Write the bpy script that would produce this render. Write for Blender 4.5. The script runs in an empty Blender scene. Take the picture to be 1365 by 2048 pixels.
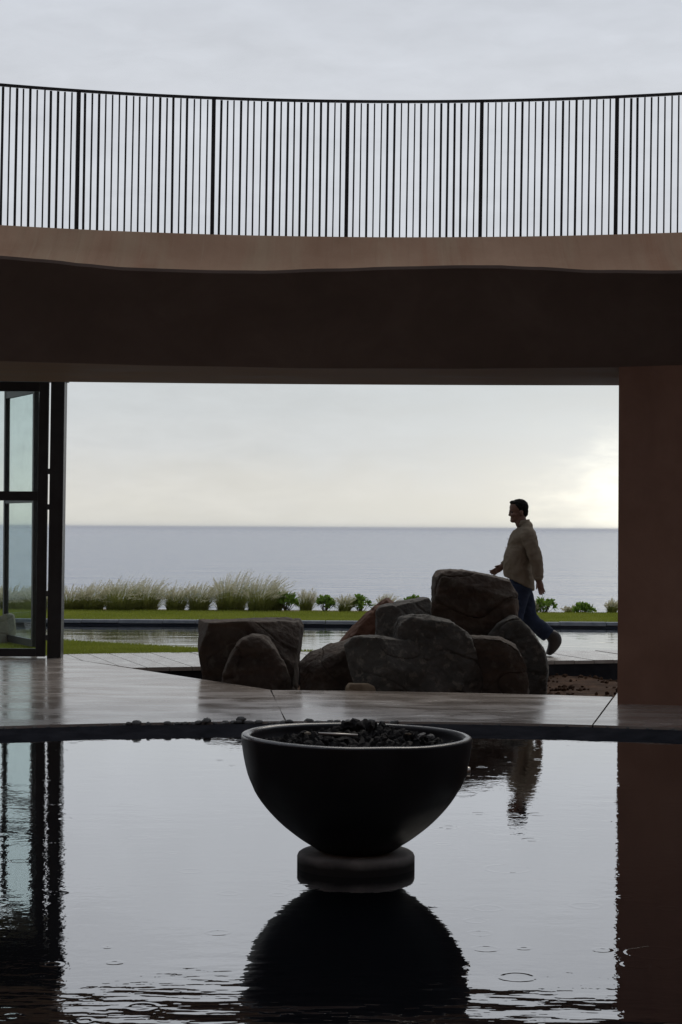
import bpy, bmesh, math, random
import numpy as np
from mathutils import Vector, Matrix, noise

R = math.radians
sc = bpy.context.scene
col = sc.collection

# ------------------------------------------------------------------ camera
CAM_H = 1.42
cam_d = bpy.data.cameras.new('camera')
cam = bpy.data.objects.new('camera', cam_d)
col.objects.link(cam)
cam_d.sensor_fit = 'VERTICAL'
cam_d.sensor_height = 36.0
FPX = 3700.0
cam_d.lens = FPX / 2048 * 36.0
cam_d.clip_start = 0.05
cam_d.clip_end = 200000
CROT = Matrix.Rotation(R(90 + 0.4956), 4, 'X') @ Matrix.Rotation(R(0.33), 4, 'Z')
cam.matrix_world = Matrix.Translation((0, 0, CAM_H)) @ CROT
sc.camera = cam
C3 = CROT.to_3x3()

def at(px, py, y):
    """world point at depth y that the photograph shows at pixel (px, py)"""
    v = C3 @ Vector(((px - 682.5) / FPX, (1024 - py) / FPX, -1))
    v = v * (y / v.y)
    return Vector((v.x, y, v.z + CAM_H))

# ------------------------------------------------------------------ sky and sun
SUN_AZ, SUN_EL = R(16), R(44)
GLOW_AZ = R(10.2)
world = bpy.data.worlds.new('World')
sc.world = world
world.use_nodes = True
wn, wl = world.node_tree.nodes, world.node_tree.links
wn.clear()

def N(nodes, t, **kw):
    n = nodes.new(t)
    for k, v in kw.items():
        if k.startswith('i_'):
            key = k[2:]
            key = int(key) if key.isdigit() else key.replace('_', ' ')
            n.inputs[key].default_value = v
        else:
            setattr(n, k, v)
    return n

def ramp(node, stops, interp='LINEAR'):
    cr = node.color_ramp
    cr.interpolation = interp
    while len(cr.elements) > 1:
        cr.elements.remove(cr.elements[-1])
    cr.elements[0].position, cr.elements[0].color = stops[0][0], (*stops[0][1], 1)
    for p, c in stops[1:]:
        e = cr.elements.new(p)
        e.color = (*c, 1)

def build_world():
    out = N(wn, 'ShaderNodeOutputWorld')
    bg1 = N(wn, 'ShaderNodeBackground', i_Strength=0.08)
    sky = N(wn, 'ShaderNodeTexSky', sky_type='NISHITA', sun_disc=False)
    sky.sun_elevation = SUN_EL
    sky.sun_rotation = SUN_AZ
    wl.new(sky.outputs[0], bg1.inputs[0])
    tc = N(wn, 'ShaderNodeTexCoord')
    sep = N(wn, 'ShaderNodeSeparateXYZ')
    wl.new(tc.outputs['Generated'], sep.inputs[0])
    # overcast veil, elevation ramp
    mp = N(wn, 'ShaderNodeVectorMath', operation='MULTIPLY')
    mp.inputs[1].default_value = (1, 1, 3.2)
    wl.new(tc.outputs['Generated'], mp.inputs[0])
    n1 = N(wn, 'ShaderNodeTexNoise', i_Scale=9.0, i_Detail=6.0, i_Roughness=0.55, i_Distortion=0.5)
    wl.new(mp.outputs[0], n1.inputs['Vector'])
    n2 = N(wn, 'ShaderNodeTexNoise', i_Scale=26.0, i_Detail=7.0, i_Roughness=0.58, i_Distortion=0.3)
    wl.new(mp.outputs[0], n2.inputs['Vector'])
    # elevation disturbed by clouds
    w1 = N(wn, 'ShaderNodeMath', operation='MULTIPLY_ADD', i_1=0.05, i_2=-0.025)
    wl.new(n1.outputs[0], w1.inputs[0])
    el = N(wn, 'ShaderNodeMath', operation='ADD')
    wl.new(sep.outputs[2], el.inputs[0]); wl.new(w1.outputs[0], el.inputs[1])
    rp = N(wn, 'ShaderNodeValToRGB')
    ramp(rp, [(0.0, (.745, .735, .675)), (.018, (.72, .715, .675)), (.045, (.65, .668, .67)), (.075, (.61, .64, .655)),
              (.14, (.63, .655, .70)), (.22, (.655, .68, .725)), (.30, (.60, .63, .685)), (.5, (.53, .56, .63)), (1.0, (.47, .50, .56))])
    wl.new(el.outputs[0], rp.inputs[0])
    # cloud mottling
    m1 = N(wn, 'ShaderNodeMapRange', i_1=0.3, i_2=0.7, i_3=0.965, i_4=1.03)
    wl.new(n1.outputs[0], m1.inputs[0])
    m2 = N(wn, 'ShaderNodeMapRange', i_1=0.3, i_2=0.7, i_3=0.955, i_4=1.045)
    wl.new(n2.outputs[0], m2.inputs[0])
    mm = N(wn, 'ShaderNodeMath', operation='MULTIPLY')
    wl.new(m1.outputs[0], mm.inputs[0]); wl.new(m2.outputs[0], mm.inputs[1])
    # angle to the veiled sun
    s = Vector((math.sin(GLOW_AZ) * math.cos(R(.6)), math.cos(GLOW_AZ) * math.cos(R(.6)), math.sin(R(.9))))
    dot = N(wn, 'ShaderNodeVectorMath', operation='DOT_PRODUCT')
    dot.inputs[1].default_value = s
    nv = N(wn, 'ShaderNodeVectorMath', operation='NORMALIZE')
    wl.new(tc.outputs['Generated'], nv.inputs[0]); wl.new(nv.outputs[0], dot.inputs[0])
    # a brighter half towards the setting sun, the dimmer half away from it
    far = N(wn, 'ShaderNodeMapRange', interpolation_type='SMOOTHSTEP', i_1=-0.5, i_2=0.95, i_3=0.62, i_4=1.0)
    wl.new(dot.outputs['Value'], far.inputs[0])
    mul = N(wn, 'ShaderNodeMath', operation='MULTIPLY')
    wl.new(mm.outputs[0], mul.inputs[0]); wl.new(far.outputs[0], mul.inputs[1])
    sc1 = N(wn, 'ShaderNodeVectorMath', operation='SCALE')
    wl.new(rp.outputs[0], sc1.inputs[0]); wl.new(mul.outputs[0], sc1.inputs['Scale'])
    # glow
    df = N(wn, 'ShaderNodeVectorMath', operation='SUBTRACT')
    df.inputs[1].default_value = s
    wl.new(nv.outputs[0], df.inputs[0])
    el2 = N(wn, 'ShaderNodeVectorMath', operation='MULTIPLY')
    el2.inputs[1].default_value = (1, 1, 1.8)
    wl.new(df.outputs[0], el2.inputs[0])
    ln = N(wn, 'ShaderNodeVectorMath', operation='LENGTH')
    wl.new(el2.outputs[0], ln.inputs[0])
    ac = N(wn, 'ShaderNodeMath', operation='ADD', i_1=0.0)
    wl.new(ln.outputs['Value'], ac.inputs[0])
    def gauss(deg, amp, dist=None):
        a = N(wn, 'ShaderNodeMath', operation='DIVIDE', i_1=R(deg))
        wl.new((dist or ac).outputs[0], a.inputs[0])
        b = N(wn, 'ShaderNodeMath', operation='POWER', i_1=2.0)
        wl.new(a.outputs[0], b.inputs[0])
        c = N(wn, 'ShaderNodeMath', operation='MULTIPLY', i_1=-1.0)
        wl.new(b.outputs[0], c.inputs[0])
        d = N(wn, 'ShaderNodeMath', operation='EXPONENT')
        wl.new(c.outputs[0], d.inputs[0])
        e = N(wn, 'ShaderNodeMath', operation='MULTIPLY', i_1=amp)
        wl.new(d.outputs[0], e.inputs[0])
        return e
    jit = N(wn, 'ShaderNodeMath', operation='MULTIPLY_ADD', i_1=0.11, i_2=-0.055)
    wl.new(n2.outputs[0], jit.inputs[0])
    ad = N(wn, 'ShaderNodeMath', operation='ADD')
    wl.new(ac.outputs[0], ad.inputs[0]); wl.new(jit.outputs[0], ad.inputs[1])
    g1, g2 = gauss(2.8, .50, ad), gauss(7.5, .15, ad)
    g = N(wn, 'ShaderNodeMath', operation='ADD')
    wl.new(g1.outputs[0], g.inputs[0]); wl.new(g2.outputs[0], g.inputs[1])
    gc = N(wn, 'ShaderNodeVectorMath', operation='SCALE')
    gc.inputs[0].default_value = (1.0, .95, .76)
    wl.new(g.outputs[0], gc.inputs['Scale'])
    tot = N(wn, 'ShaderNodeVectorMath', operation='ADD')
    wl.new(sc1.outputs[0], tot.inputs[0]); wl.new(gc.outputs[0], tot.inputs[1])
    bg2 = N(wn, 'ShaderNodeBackground', i_Strength=1.0)
    wl.new(tot.outputs[0], bg2.inputs[0])
    mix = N(wn, 'ShaderNodeMixShader', i_0=0.97)
    wl.new(bg1.outputs[0], mix.inputs[1]); wl.new(bg2.outputs[0], mix.inputs[2])
    wl.new(mix.outputs[0], out.inputs[0])
build_world()

sun_d = bpy.data.lights.new('sun', 'SUN')
sun_d.energy = 0.9
sun_d.angle = R(34)
sun_d.color = (1.0, .92, .80)
sun = bpy.data.objects.new('sun', sun_d)
col.objects.link(sun)
sd = Vector((math.sin(SUN_AZ) * math.cos(SUN_EL), math.cos(SUN_AZ) * math.cos(SUN_EL), math.sin(SUN_EL)))
sun.rotation_euler = sd.to_track_quat('Z', 'Y').to_euler()
sun.location = (6, 40, 12)

vs = sc.view_settings
vs.view_transform = 'Standard'
vs.look = 'None'
vs.exposure = 0.0
vs.gamma = 1.0
vs.use_curve_mapping = False
sc.cycles.max_bounces = 8
sc.cycles.volume_bounces = 3
sc.cycles.transparent_max_bounces = 16
sc.cycles.sample_clamp_indirect = 4.0

# ------------------------------------------------------------------ helpers
random.seed(7)
rng = np.random.default_rng(11)

def tag(o, label=None, cat=None, group=None, kind=None):
    if label: o['label'] = label
    if cat: o['category'] = cat
    if group: o['group'] = group
    if kind: o['kind'] = kind
    return o

def link(name, me, mat=None, parent=None, smooth=False):
    if mat is not None and not me.materials:
        me.materials.append(mat)
    if smooth:
        me.polygons.foreach_set('use_smooth', [True] * len(me.polygons))
    o = bpy.data.objects.new(name, me)
    col.objects.link(o)
    if parent is not None:
        o.parent = parent
    return o

def mesh(name, verts, faces, mat=None, parent=None, smooth=False):
    me = bpy.data.meshes.new(name)
    me.from_pydata([tuple(v) for v in verts], [], faces)
    me.update()
    return link(name, me, mat, parent, smooth)

def from_bm(name, bm, mat=None, parent=None, smooth=False):
    bmesh.ops.recalc_face_normals(bm, faces=bm.faces)
    me = bpy.data.meshes.new(name)
    bm.to_mesh(me)
    bm.free()
    return link(name, me, mat, parent, smooth)

def empty(name, loc, parent=None):
    o = bpy.data.objects.new(name, None)
    o.empty_display_size = .1
    col.objects.link(o)
    o.location = loc
    if parent is not None:
        o.parent = parent
    return o

def box_bm(bm, x0, x1, y0, y1, z0, z1, bev=0.0, shear=0.0):
    """box; shear = sideways lean per metre of height"""
    vs_ = [bm.verts.new((x + shear * (z - z0), y, z)) for z in (z0, z1) for (x, y) in ((x0, y0), (x1, y0), (x1, y1), (x0, y1))]
    fs = [bm.faces.new([vs_[i] for i in f]) for f in ((3, 2, 1, 0), (4, 5, 6, 7), (0, 1, 5, 4), (1, 2, 6, 5), (2, 3, 7, 6), (3, 0, 4, 7))]
    if bev:
        es = list({e for f in fs for e in f.edges})
        bmesh.ops.bevel(bm, geom=es, offset=bev, segments=2, affect='EDGES', profile=.5)

def box(name, x0, x1, y0, y1, z0, z1, mat, parent=None, bev=0.0, shear=0.0):
    bm = bmesh.new()
    box_bm(bm, x0, x1, y0, y1, z0, z1, bev, shear)
    return from_bm(name, bm, mat, parent)

def prism_bm(bm, poly, z0, z1):
    lo = [bm.verts.new((p[0], p[1], z0)) for p in poly]
    hi = [bm.verts.new((p[0], p[1], z1)) for p in poly]
    bm.faces.new(hi)
    bm.faces.new(lo[::-1])
    n = len(poly)
    for i in range(n):
        j = (i + 1) % n
        bm.faces.new((lo[i], lo[j], hi[j], hi[i]))

def prism(name, poly, z0, z1, mat, parent=None):
    bm = bmesh.new()
    prism_bm(bm, poly, z0, z1)
    return from_bm(name, bm, mat, parent)

def clip(poly, nx, ny, c):
    """keep the side nx*x + ny*y <= c"""
    out = []
    for i in range(len(poly)):
        a, b = poly[i], poly[(i + 1) % len(poly)]
        da, db = nx * a[0] + ny * a[1] - c, nx * b[0] + ny * b[1] - c
        if da <= 0: out.append(a)
        if (da < 0) != (db < 0) and abs(da - db) > 1e-9:
            t = da / (da - db)
            out.append((a[0] + t * (b[0] - a[0]), a[1] + t * (b[1] - a[1])))
    return out

def evaluated(o):
    dg = bpy.context.evaluated_depsgraph_get()
    dg.update()
    return bpy.data.meshes.new_from_object(o.evaluated_get(dg))

def remeshed(bm, voxel, smooth_iter=0, factor=.5):
    me = bpy.data.meshes.new('tmp')
    bm.to_mesh(me); bm.free()
    o = bpy.data.objects.new('tmp', me)
    col.objects.link(o)
    m = o.modifiers.new('r', 'REMESH'); m.mode = 'VOXEL'; m.voxel_size = voxel
    if smooth_iter:
        s = o.modifiers.new('s', 'SMOOTH'); s.factor = factor; s.iterations = smooth_iter
    me2 = evaluated(o)
    bpy.data.objects.remove(o)
    bpy.data.meshes.remove(me)
    return me2

# ------------------------------------------------------------------ materials
def new_mat(name, base=(.5, .5, .5), rough=.6, spec=.5, metal=0.0, ior=1.5):
    m = bpy.data.materials.new(name)
    m.use_nodes = True
    b = m.node_tree.nodes['Principled BSDF']
    b.inputs['Base Color'].default_value = (*base, 1)
    b.inputs['Roughness'].default_value = rough
    b.inputs['Specular IOR Level'].default_value = spec
    b.inputs['Metallic'].default_value = metal
    b.inputs['IOR'].default_value = ior
    return m, m.node_tree.nodes, m.node_tree.links, b

def coords(n, l, scale=(1, 1, 1), kind='Object'):
    tc = n.new('ShaderNodeTexCoord')
    mp = n.new('ShaderNodeMapping')
    mp.inputs['Scale'].default_value = scale
    l.new(tc.outputs[kind], mp.inputs[0])
    return mp

def varied(name, stops, scale=(1, 1, 1), nscale=4.0, detail=8, rough=.7, bump=.3, bscale=None, bdist=.01, spec=.4, rvar=None, distort=0.4, bdetail=8, layers=()):
    """procedural: noise -> colour ramp, optional second colour layers, noise bump"""
    m, n, l, b = new_mat(name, rough=rough, spec=spec)
    mp = coords(n, l, scale)
    nz = N(n, 'ShaderNodeTexNoise', i_Scale=nscale, i_Detail=detail, i_Roughness=.6, i_Distortion=distort)
    l.new(mp.outputs[0], nz.inputs['Vector'])
    rp = N(n, 'ShaderNodeValToRGB'); ramp(rp, stops)
    l.new(nz.outputs[0], rp.inputs[0])
    c = rp.outputs[0]
    for (lsc, lns, lo, hi, colr, amt) in layers:
        mp2 = coords(n, l, lsc)
        nz2 = N(n, 'ShaderNodeTexNoise', i_Scale=lns, i_Detail=6.0, i_Roughness=.6)
        l.new(mp2.outputs[0], nz2.inputs['Vector'])
        mr = N(n, 'ShaderNodeMapRange', i_1=lo, i_2=hi, i_3=0.0, i_4=amt)
        l.new(nz2.outputs[0], mr.inputs[0])
        mx = N(n, 'ShaderNodeMix', data_type='RGBA')
        l.new(mr.outputs[0], mx.inputs[0]); l.new(c, mx.inputs[6])
        mx.inputs[7].default_value = (*colr, 1)
        c = mx.outputs[2]
    l.new(c, b.inputs['Base Color'])
    if rvar:
        mr = N(n, 'ShaderNodeMapRange', i_1=.3, i_2=.7, i_3=rvar[0], i_4=rvar[1])
        l.new(nz.outputs[0], mr.inputs[0]); l.new(mr.outputs[0], b.inputs['Roughness'])
    if bump:
        nb = N(n, 'ShaderNodeTexNoise', i_Scale=bscale or nscale * 6, i_Detail=float(bdetail), i_Roughness=.62)
        l.new(mp.outputs[0], nb.inputs['Vector'])
        bp = N(n, 'ShaderNodeBump', i_Strength=bump, i_Distance=bdist)
        l.new(nb.outputs[0], bp.inputs['Height']); l.new(bp.outputs[0], b.inputs['Normal'])
    return m

M = {}
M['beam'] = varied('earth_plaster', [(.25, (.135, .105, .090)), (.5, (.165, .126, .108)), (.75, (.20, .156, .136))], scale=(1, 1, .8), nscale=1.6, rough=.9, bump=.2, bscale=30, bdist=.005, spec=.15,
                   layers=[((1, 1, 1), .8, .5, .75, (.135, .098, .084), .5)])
M['band'] = varied('skylit_streaked_plaster', [(.25, (.30, .18, .115)), (.5, (.355, .225, .15)), (.75, (.41, .27, .185))], scale=(1, 1, .8), nscale=1.6, rough=.9, bump=.25, bscale=30, bdist=.006, spec=.15,
                   layers=[((1.2, .15, .15), 2.4, .47, .60, (.40, .31, .21), .45), ((11, .5, .5), 1.6, .52, .68, (.27, .165, .105), .3), ((1.6, .2, .2), 2.1, .55, .68, (.31, .15, .09), .45), ((22, .5, .5), 2.0, .58, .74, (.46, .37, .27), .25)])  # beam plaster painted lighter where the slope catches sky light; streaks are weathering
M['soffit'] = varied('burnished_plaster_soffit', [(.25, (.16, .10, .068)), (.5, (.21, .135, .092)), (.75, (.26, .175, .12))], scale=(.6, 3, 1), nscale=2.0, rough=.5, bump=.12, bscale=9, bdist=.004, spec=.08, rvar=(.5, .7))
M['wall'] = varied('red_earth_wall', [(.25, (.19, .106, .074)), (.5, (.24, .138, .098)), (.75, (.28, .17, .124))], nscale=1.3, rough=.85, bump=.25, bscale=26, bdist=.006, spec=.2,
                   layers=[((1, 1, .3), 2.5, .5, .8, (.17, .095, .07), .6)])
M['black_metal'], *_ = new_mat('black_steel', (.012, .012, .014), .45, .4)
M['rail'] = varied('railing_steel', [(.3, (.010, .010, .012)), (.7, (.022, .020, .02))], nscale=20, rough=.55, bump=0, spec=.35)
M['bronze'] = varied('dark_door_frame', [(.3, (.012, .012, .014)), (.7, (.024, .024, .026))], nscale=8, rough=.4, bump=0)
M['floor'] = varied('polished_concrete', [(.25, (.26, .22, .19)), (.5, (.33, .285, .25)), (.75, (.39, .345, .31))], scale=(.8, 1.6, 1), nscale=1.7, detail=10, rough=.22, bump=.10, bscale=7, bdist=.004, spec=.65, rvar=(.10, .30),
                    layers=[((.5, 3, 1), 2.0, .5, .75, (.20, .17, .15), .35)])
M['deck'] = varied('wet_deck_plank', [(.25, (.30, .27, .24)), (.5, (.38, .35, .32)), (.75, (.46, .43, .40))], scale=(3, 1, 1), nscale=3, rough=.18, bump=.06, bscale=14, bdist=.003, rvar=(.12, .35))
M['ledge'] = varied('charcoal_stone', [(.3, (.018, .019, .023)), (.7, (.040, .041, .048))], nscale=5, rough=1.0, bump=.3, bscale=60, bdist=.004, spec=.0)
M['slate'] = varied('slate', [(.3, (.19, .21, .245)), (.7, (.34, .36, .39))], nscale=6, rough=.9, spec=.15, bump=.3, bscale=30, bdist=.006)
M['slate_wet'] = varied('dark_pool_tile', [(.3, (.012, .018, .035)), (.7, (.022, .03, .05))], nscale=6, rough=.35, bump=.1, bscale=30)
M['soil'] = varied('red_soil', [(.3, (.035, .021, .014)), (.55, (.075, .042, .026)), (.75, (.13, .076, .046))], nscale=5, rough=.95, bump=.8, bscale=40, bdist=.02, spec=.1)
M['sand'] = varied('sandy_ground', [(.3, (.22, .18, .12)), (.7, (.38, .32, .23))], nscale=3, rough=.95, bump=.5, bscale=20, bdist=.02, spec=.1)
M['lawn'] = varied('lawn_soil', [(.3, (.14, .175, .026)), (.7, (.20, .235, .045))], nscale=4, rough=.95, bump=.5, bscale=80, bdist=.02, spec=.1)
ROCKL = [((1, 1, 1), 9, .54, .66, (0.1290, 0.1169, 0.0967), .55), ((1, 1, 2.5), 2.2, .5, .7, (0.0685, 0.0403, 0.0257), .6)]
M['rock_brown'] = varied('brown_boulder', [(.25, (0.0322, 0.0242, 0.0194)), (.5, (0.0685, 0.0516, 0.0403)), (.75, (0.1088, 0.0887, 0.0725))], nscale=2.5, rough=.82, bump=.9, bscale=9, bdist=.035, spec=.25, layers=ROCKL[:1] + [((1, 1, 4), 1.5, .5, .7, (0.1048, 0.0605, 0.0363), .5)])
M['rock_red'] = varied('rust_boulder', [(.25, (0.0564, 0.0257, 0.0161)), (.5, (0.1048, 0.0484, 0.0290)), (.75, (0.1531, 0.0766, 0.0484))], nscale=2.5, rough=.85, bump=.8, bscale=9, bdist=.03, spec=.2)
M['rock_grey'] = varied('grey_veined_boulder', [(.25, (0.0403, 0.0387, 0.0338)), (.5, (0.0766, 0.0725, 0.0645)), (.75, (0.1209, 0.1128, 0.1008))], nscale=3.5, rough=.8, bump=.9, bscale=11, bdist=.035, spec=.25, distort=1.4,
                        layers=[((1, 1, 1), 14, .55, .64, (0.1934, 0.1773, 0.1451), .6), ((1, 1, 1), 2, .5, .7, (0.0645, 0.0443, 0.0322), .6)])
M['rock_pale'] = varied('pale_stone', [(.3, (.16, .12, .08)), (.7, (.30, .24, .17))], nscale=6, rough=.9, bump=.6, bscale=20, bdist=.01, spec=.2)
M['boulder_cream'] = varied('cream_boulder', [(.3, (.28, .25, .2)), (.7, (.46, .42, .34))], nscale=3, rough=.9, bump=.7, bscale=10, bdist=.03, spec=.2)
M['pebble'] = varied('river_pebble', [(.3, (.075, .078, .08)), (.7, (.16, .165, .16))], nscale=9, rough=.55, bump=.15, bscale=60, bdist=.002)
M['lava'] = varied('lava_rock', [(.3, (.006, .006, .007)), (.7, (.016, .015, .016))], nscale=20, rough=.8, bump=.9, bscale=70, bdist=.006, spec=.3)
M['lava_grey'] = varied('ash_grey_rock', [(.3, (.06, .06, .062)), (.7, (.13, .13, .13))], nscale=12, rough=.8, bump=.5, bscale=60, bdist=.004)
M['bowl'] = varied('black_glazed_bowl', [(.3, (.006, .006, .008)), (.7, (.013, .013, .016))], nscale=6, rough=.4, bump=.06, bscale=18, bdist=.003, rvar=(.42, .58), spec=.25)
M['bowl_rim'] = varied('sky_sheen_bowl_rim', [(.3, (.03, .031, .034)), (.7, (.075, .077, .082))], nscale=14, rough=.2, bump=.05, bscale=30, bdist=.002, spec=.6, rvar=(.14, .34))  # base colour lightened to paint in the sky's reflection along the rim
M['base'] = varied('stained_concrete_base', [(.3, (.16, .16, .16)), (.7, (.30, .298, .29))], nscale=7, rough=.8, bump=.4, bscale=50, bdist=.003, spec=.25)
def wet_base():
    m = M['base']; n, l = m.node_tree.nodes, m.node_tree.links
    b = n['Principled BSDF']
    src = b.inputs['Base Color'].links[0].from_socket
    tc = n.new('ShaderNodeTexCoord'); sp = n.new('ShaderNodeSeparateXYZ'); l.new(tc.outputs['Object'], sp.inputs[0])
    nz = N(n, 'ShaderNodeTexNoise', i_Scale=9.0, i_Detail=4.0); l.new(tc.outputs['Object'], nz.inputs['Vector'])
    ad = N(n, 'ShaderNodeMath', operation='MULTIPLY_ADD', i_1=.03); l.new(nz.outputs[0], ad.inputs[0]); l.new(sp.outputs[2], ad.inputs[2])
    mr = N(n, 'ShaderNodeMapRange', i_1=.042, i_2=.080); l.new(ad.outputs[0], mr.inputs[0])
    mx = N(n, 'ShaderNodeMix', data_type='RGBA'); l.new(mr.outputs[0], mx.inputs[0])
    mx.inputs[6].default_value = (.022, .022, .022, 1); l.new(src, mx.inputs[7])
    l.new(mx.outputs[2], b.inputs['Base Color'])
wet_base()   # algae-dark wet line round the foot of the base
M['steel'], *_ = new_mat('steel_pipe', (.42, .40, .37), .35, .5, 1.0)
M['hinge'], *_ = new_mat('hinge_metal', (.03, .03, .032), .4, .5)

def water_mat():
    m, n, l, b = new_mat('still_dark_water', (.003, .004, .006), .0, 1.0, 0.0, 1.52)
    tc = n.new('ShaderNodeTexCoord')
    def nz(scale, sx, sy, detail=3.0, ntype='ShaderNodeTexNoise'):
        mp = n.new('ShaderNodeMapping'); mp.inputs['Scale'].default_value = (sx, sy, 1)
        l.new(tc.outputs['Object'], mp.inputs[0])
        t = N(n, 'ShaderNodeTexNoise', i_Scale=scale, i_Detail=detail, i_Roughness=.5)
        l.new(mp.outputs[0], t.inputs['Vector'])
        return t
    # breeze: calm in the middle of the pool, rougher near the photographer's side
    sep = n.new('ShaderNodeSeparateXYZ'); l.new(tc.outputs['Object'], sep.inputs[0])
    near = N(n, 'ShaderNodeMapRange', interpolation_type='SMOOTHSTEP', i_1=6.35, i_2=5.5, i_3=0.025, i_4=.27)
    patch = nz(.9, 1, 1, 2.0)
    py = N(n, 'ShaderNodeMath', operation='MULTIPLY_ADD', i_1=1.4, i_2=-.7)
    l.new(patch.outputs[0], py.inputs[0])
    yy = N(n, 'ShaderNodeMath', operation='ADD'); l.new(sep.outputs[1], yy.inputs[0]); l.new(py.outputs[0], yy.inputs[1])
    l.new(yy.outputs[0], near.inputs[0])
    big = nz(3.0, .8, 2.0, 3.0)
    fine = nz(26.0, 1, .7, 2.0)
    ma = N(n, 'ShaderNodeMath', operation='MULTIPLY'); l.new(big.outputs[0], ma.inputs[0]); l.new(near.outputs[0], ma.inputs[1])
    mb = N(n, 'ShaderNodeMath', operation='MULTIPLY_ADD', i_1=.012); l.new(fine.outputs[0], mb.inputs[0]); l.new(ma.outputs[0], mb.inputs[2])
    # rain rings
    h = mb.outputs[0]
    for (vs_, rmax, off) in ((2.6, .11, 0.0), (4.2, .05, 7.3)):
        mp = n.new('ShaderNodeMapping'); mp.inputs['Location'].default_value = (off, off * .7, 0)
        l.new(tc.outputs['Object'], mp.inputs[0])
        v = N(n, 'ShaderNodeTexVoronoi', voronoi_dimensions='2D', feature='F1', i_Scale=vs_)
        l.new(mp.outputs[0], v.inputs['Vector'])
        sc_ = n.new('ShaderNodeSeparateXYZ'); l.new(v.outputs['Color'], sc_.inputs[0])
        rad = N(n, 'ShaderNodeMath', operation='MULTIPLY', i_1=rmax * vs_); l.new(sc_.outputs[0], rad.inputs[0])
        df = N(n, 'ShaderNodeMath', operation='SUBTRACT'); l.new(v.outputs['Distance'], df.inputs[0]); l.new(rad.outputs[0], df.inputs[1])
        ab = N(n, 'ShaderNodeMath', operation='ABSOLUTE'); l.new(df.outputs[0], ab.inputs[0])
        mr = N(n, 'ShaderNodeMapRange', interpolation_type='SMOOTHSTEP', i_1=0.0, i_2=.016 * vs_, i_3=1.0, i_4=0.0); l.new(ab.outputs[0], mr.inputs[0])
        gt = N(n, 'ShaderNodeMath', operation='GREATER_THAN', i_1=.78); l.new(sc_.outputs[1], gt.inputs[0])
        mk = N(n, 'ShaderNodeMath', operation='MULTIPLY'); l.new(mr.outputs[0], mk.inputs[0]); l.new(gt.outputs[0], mk.inputs[1])
        nm = N(n, 'ShaderNodeMath', operation='MULTIPLY_ADD', i_1=1.4, i_2=.22); l.new(near.outputs[0], nm.inputs[0])
        mk2 = N(n, 'ShaderNodeMath', operation='MULTIPLY'); l.new(mk.outputs[0], mk2.inputs[0]); l.new(nm.outputs[0], mk2.inputs[1])
        a = N(n, 'ShaderNodeMath', operation='MULTIPLY_ADD', i_1=.035); l.new(mk2.outputs[0], a.inputs[0]); l.new(h, a.inputs[2])
        h = a.outputs[0]
    bp = N(n, 'ShaderNodeBump', i_Strength=1.0, i_Distance=.03)
    l.new(h, bp.inputs['Height']); l.new(bp.outputs[0], b.inputs['Normal'])
    b.inputs['Coat Weight'].default_value = 1.0
    b.inputs['Coat Roughness'].default_value = 0.0
    b.inputs['Coat IOR'].default_value = 1.45
    l.new(bp.outputs[0], b.inputs['Coat Normal'])
    return m
M['water'] = water_mat()

def simple_water(name, base, rough, layers, dist, ior=1.33, spec=.5):
    m, n, l, b = new_mat(name, base, rough, spec, 0.0, ior)
    tc = n.new('ShaderNodeTexCoord')
    h = None
    for (scale, sx, sy, det, amp) in layers:
        mp = n.new('ShaderNodeMapping'); mp.inputs['Scale'].default_value = (sx, sy, 1)
        l.new(tc.outputs['Object'], mp.inputs[0])
        t = N(n, 'ShaderNodeTexNoise', i_Scale=scale, i_Detail=det, i_Roughness=.55)
        l.new(mp.outputs[0], t.inputs['Vector'])
        a = N(n, 'ShaderNodeMath', operation='MULTIPLY_ADD', i_1=amp)
        l.new(t.outputs[0], a.inputs[0])
        if h is None: a.inputs[2].default_value = 0
        else: l.new(h, a.inputs[2])
        h = a.outputs[0]
    bp = N(n, 'ShaderNodeBump', i_Strength=1.0, i_Distance=dist)
    l.new(h, bp.inputs['Height']); l.new(bp.outputs[0], b.inputs['Normal'])
    return m
M['lap_water'] = simple_water('lap_pool_water', (.006, .009, .013), .03, [(1.2, .7, 2.0, 3.0, 1.0), (7, .6, 2, 2.0, .12)], .0055, 1.33)
M['sea'] = simple_water('sea_water', (.115, .17, .295), .14, [(.03, .5, 1.0, 4.0, 2.0), (.12, .6, 1.0, 4.0, 1.0), (.45, .6, 1.0, 4.0, .45)], 1.5)

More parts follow.
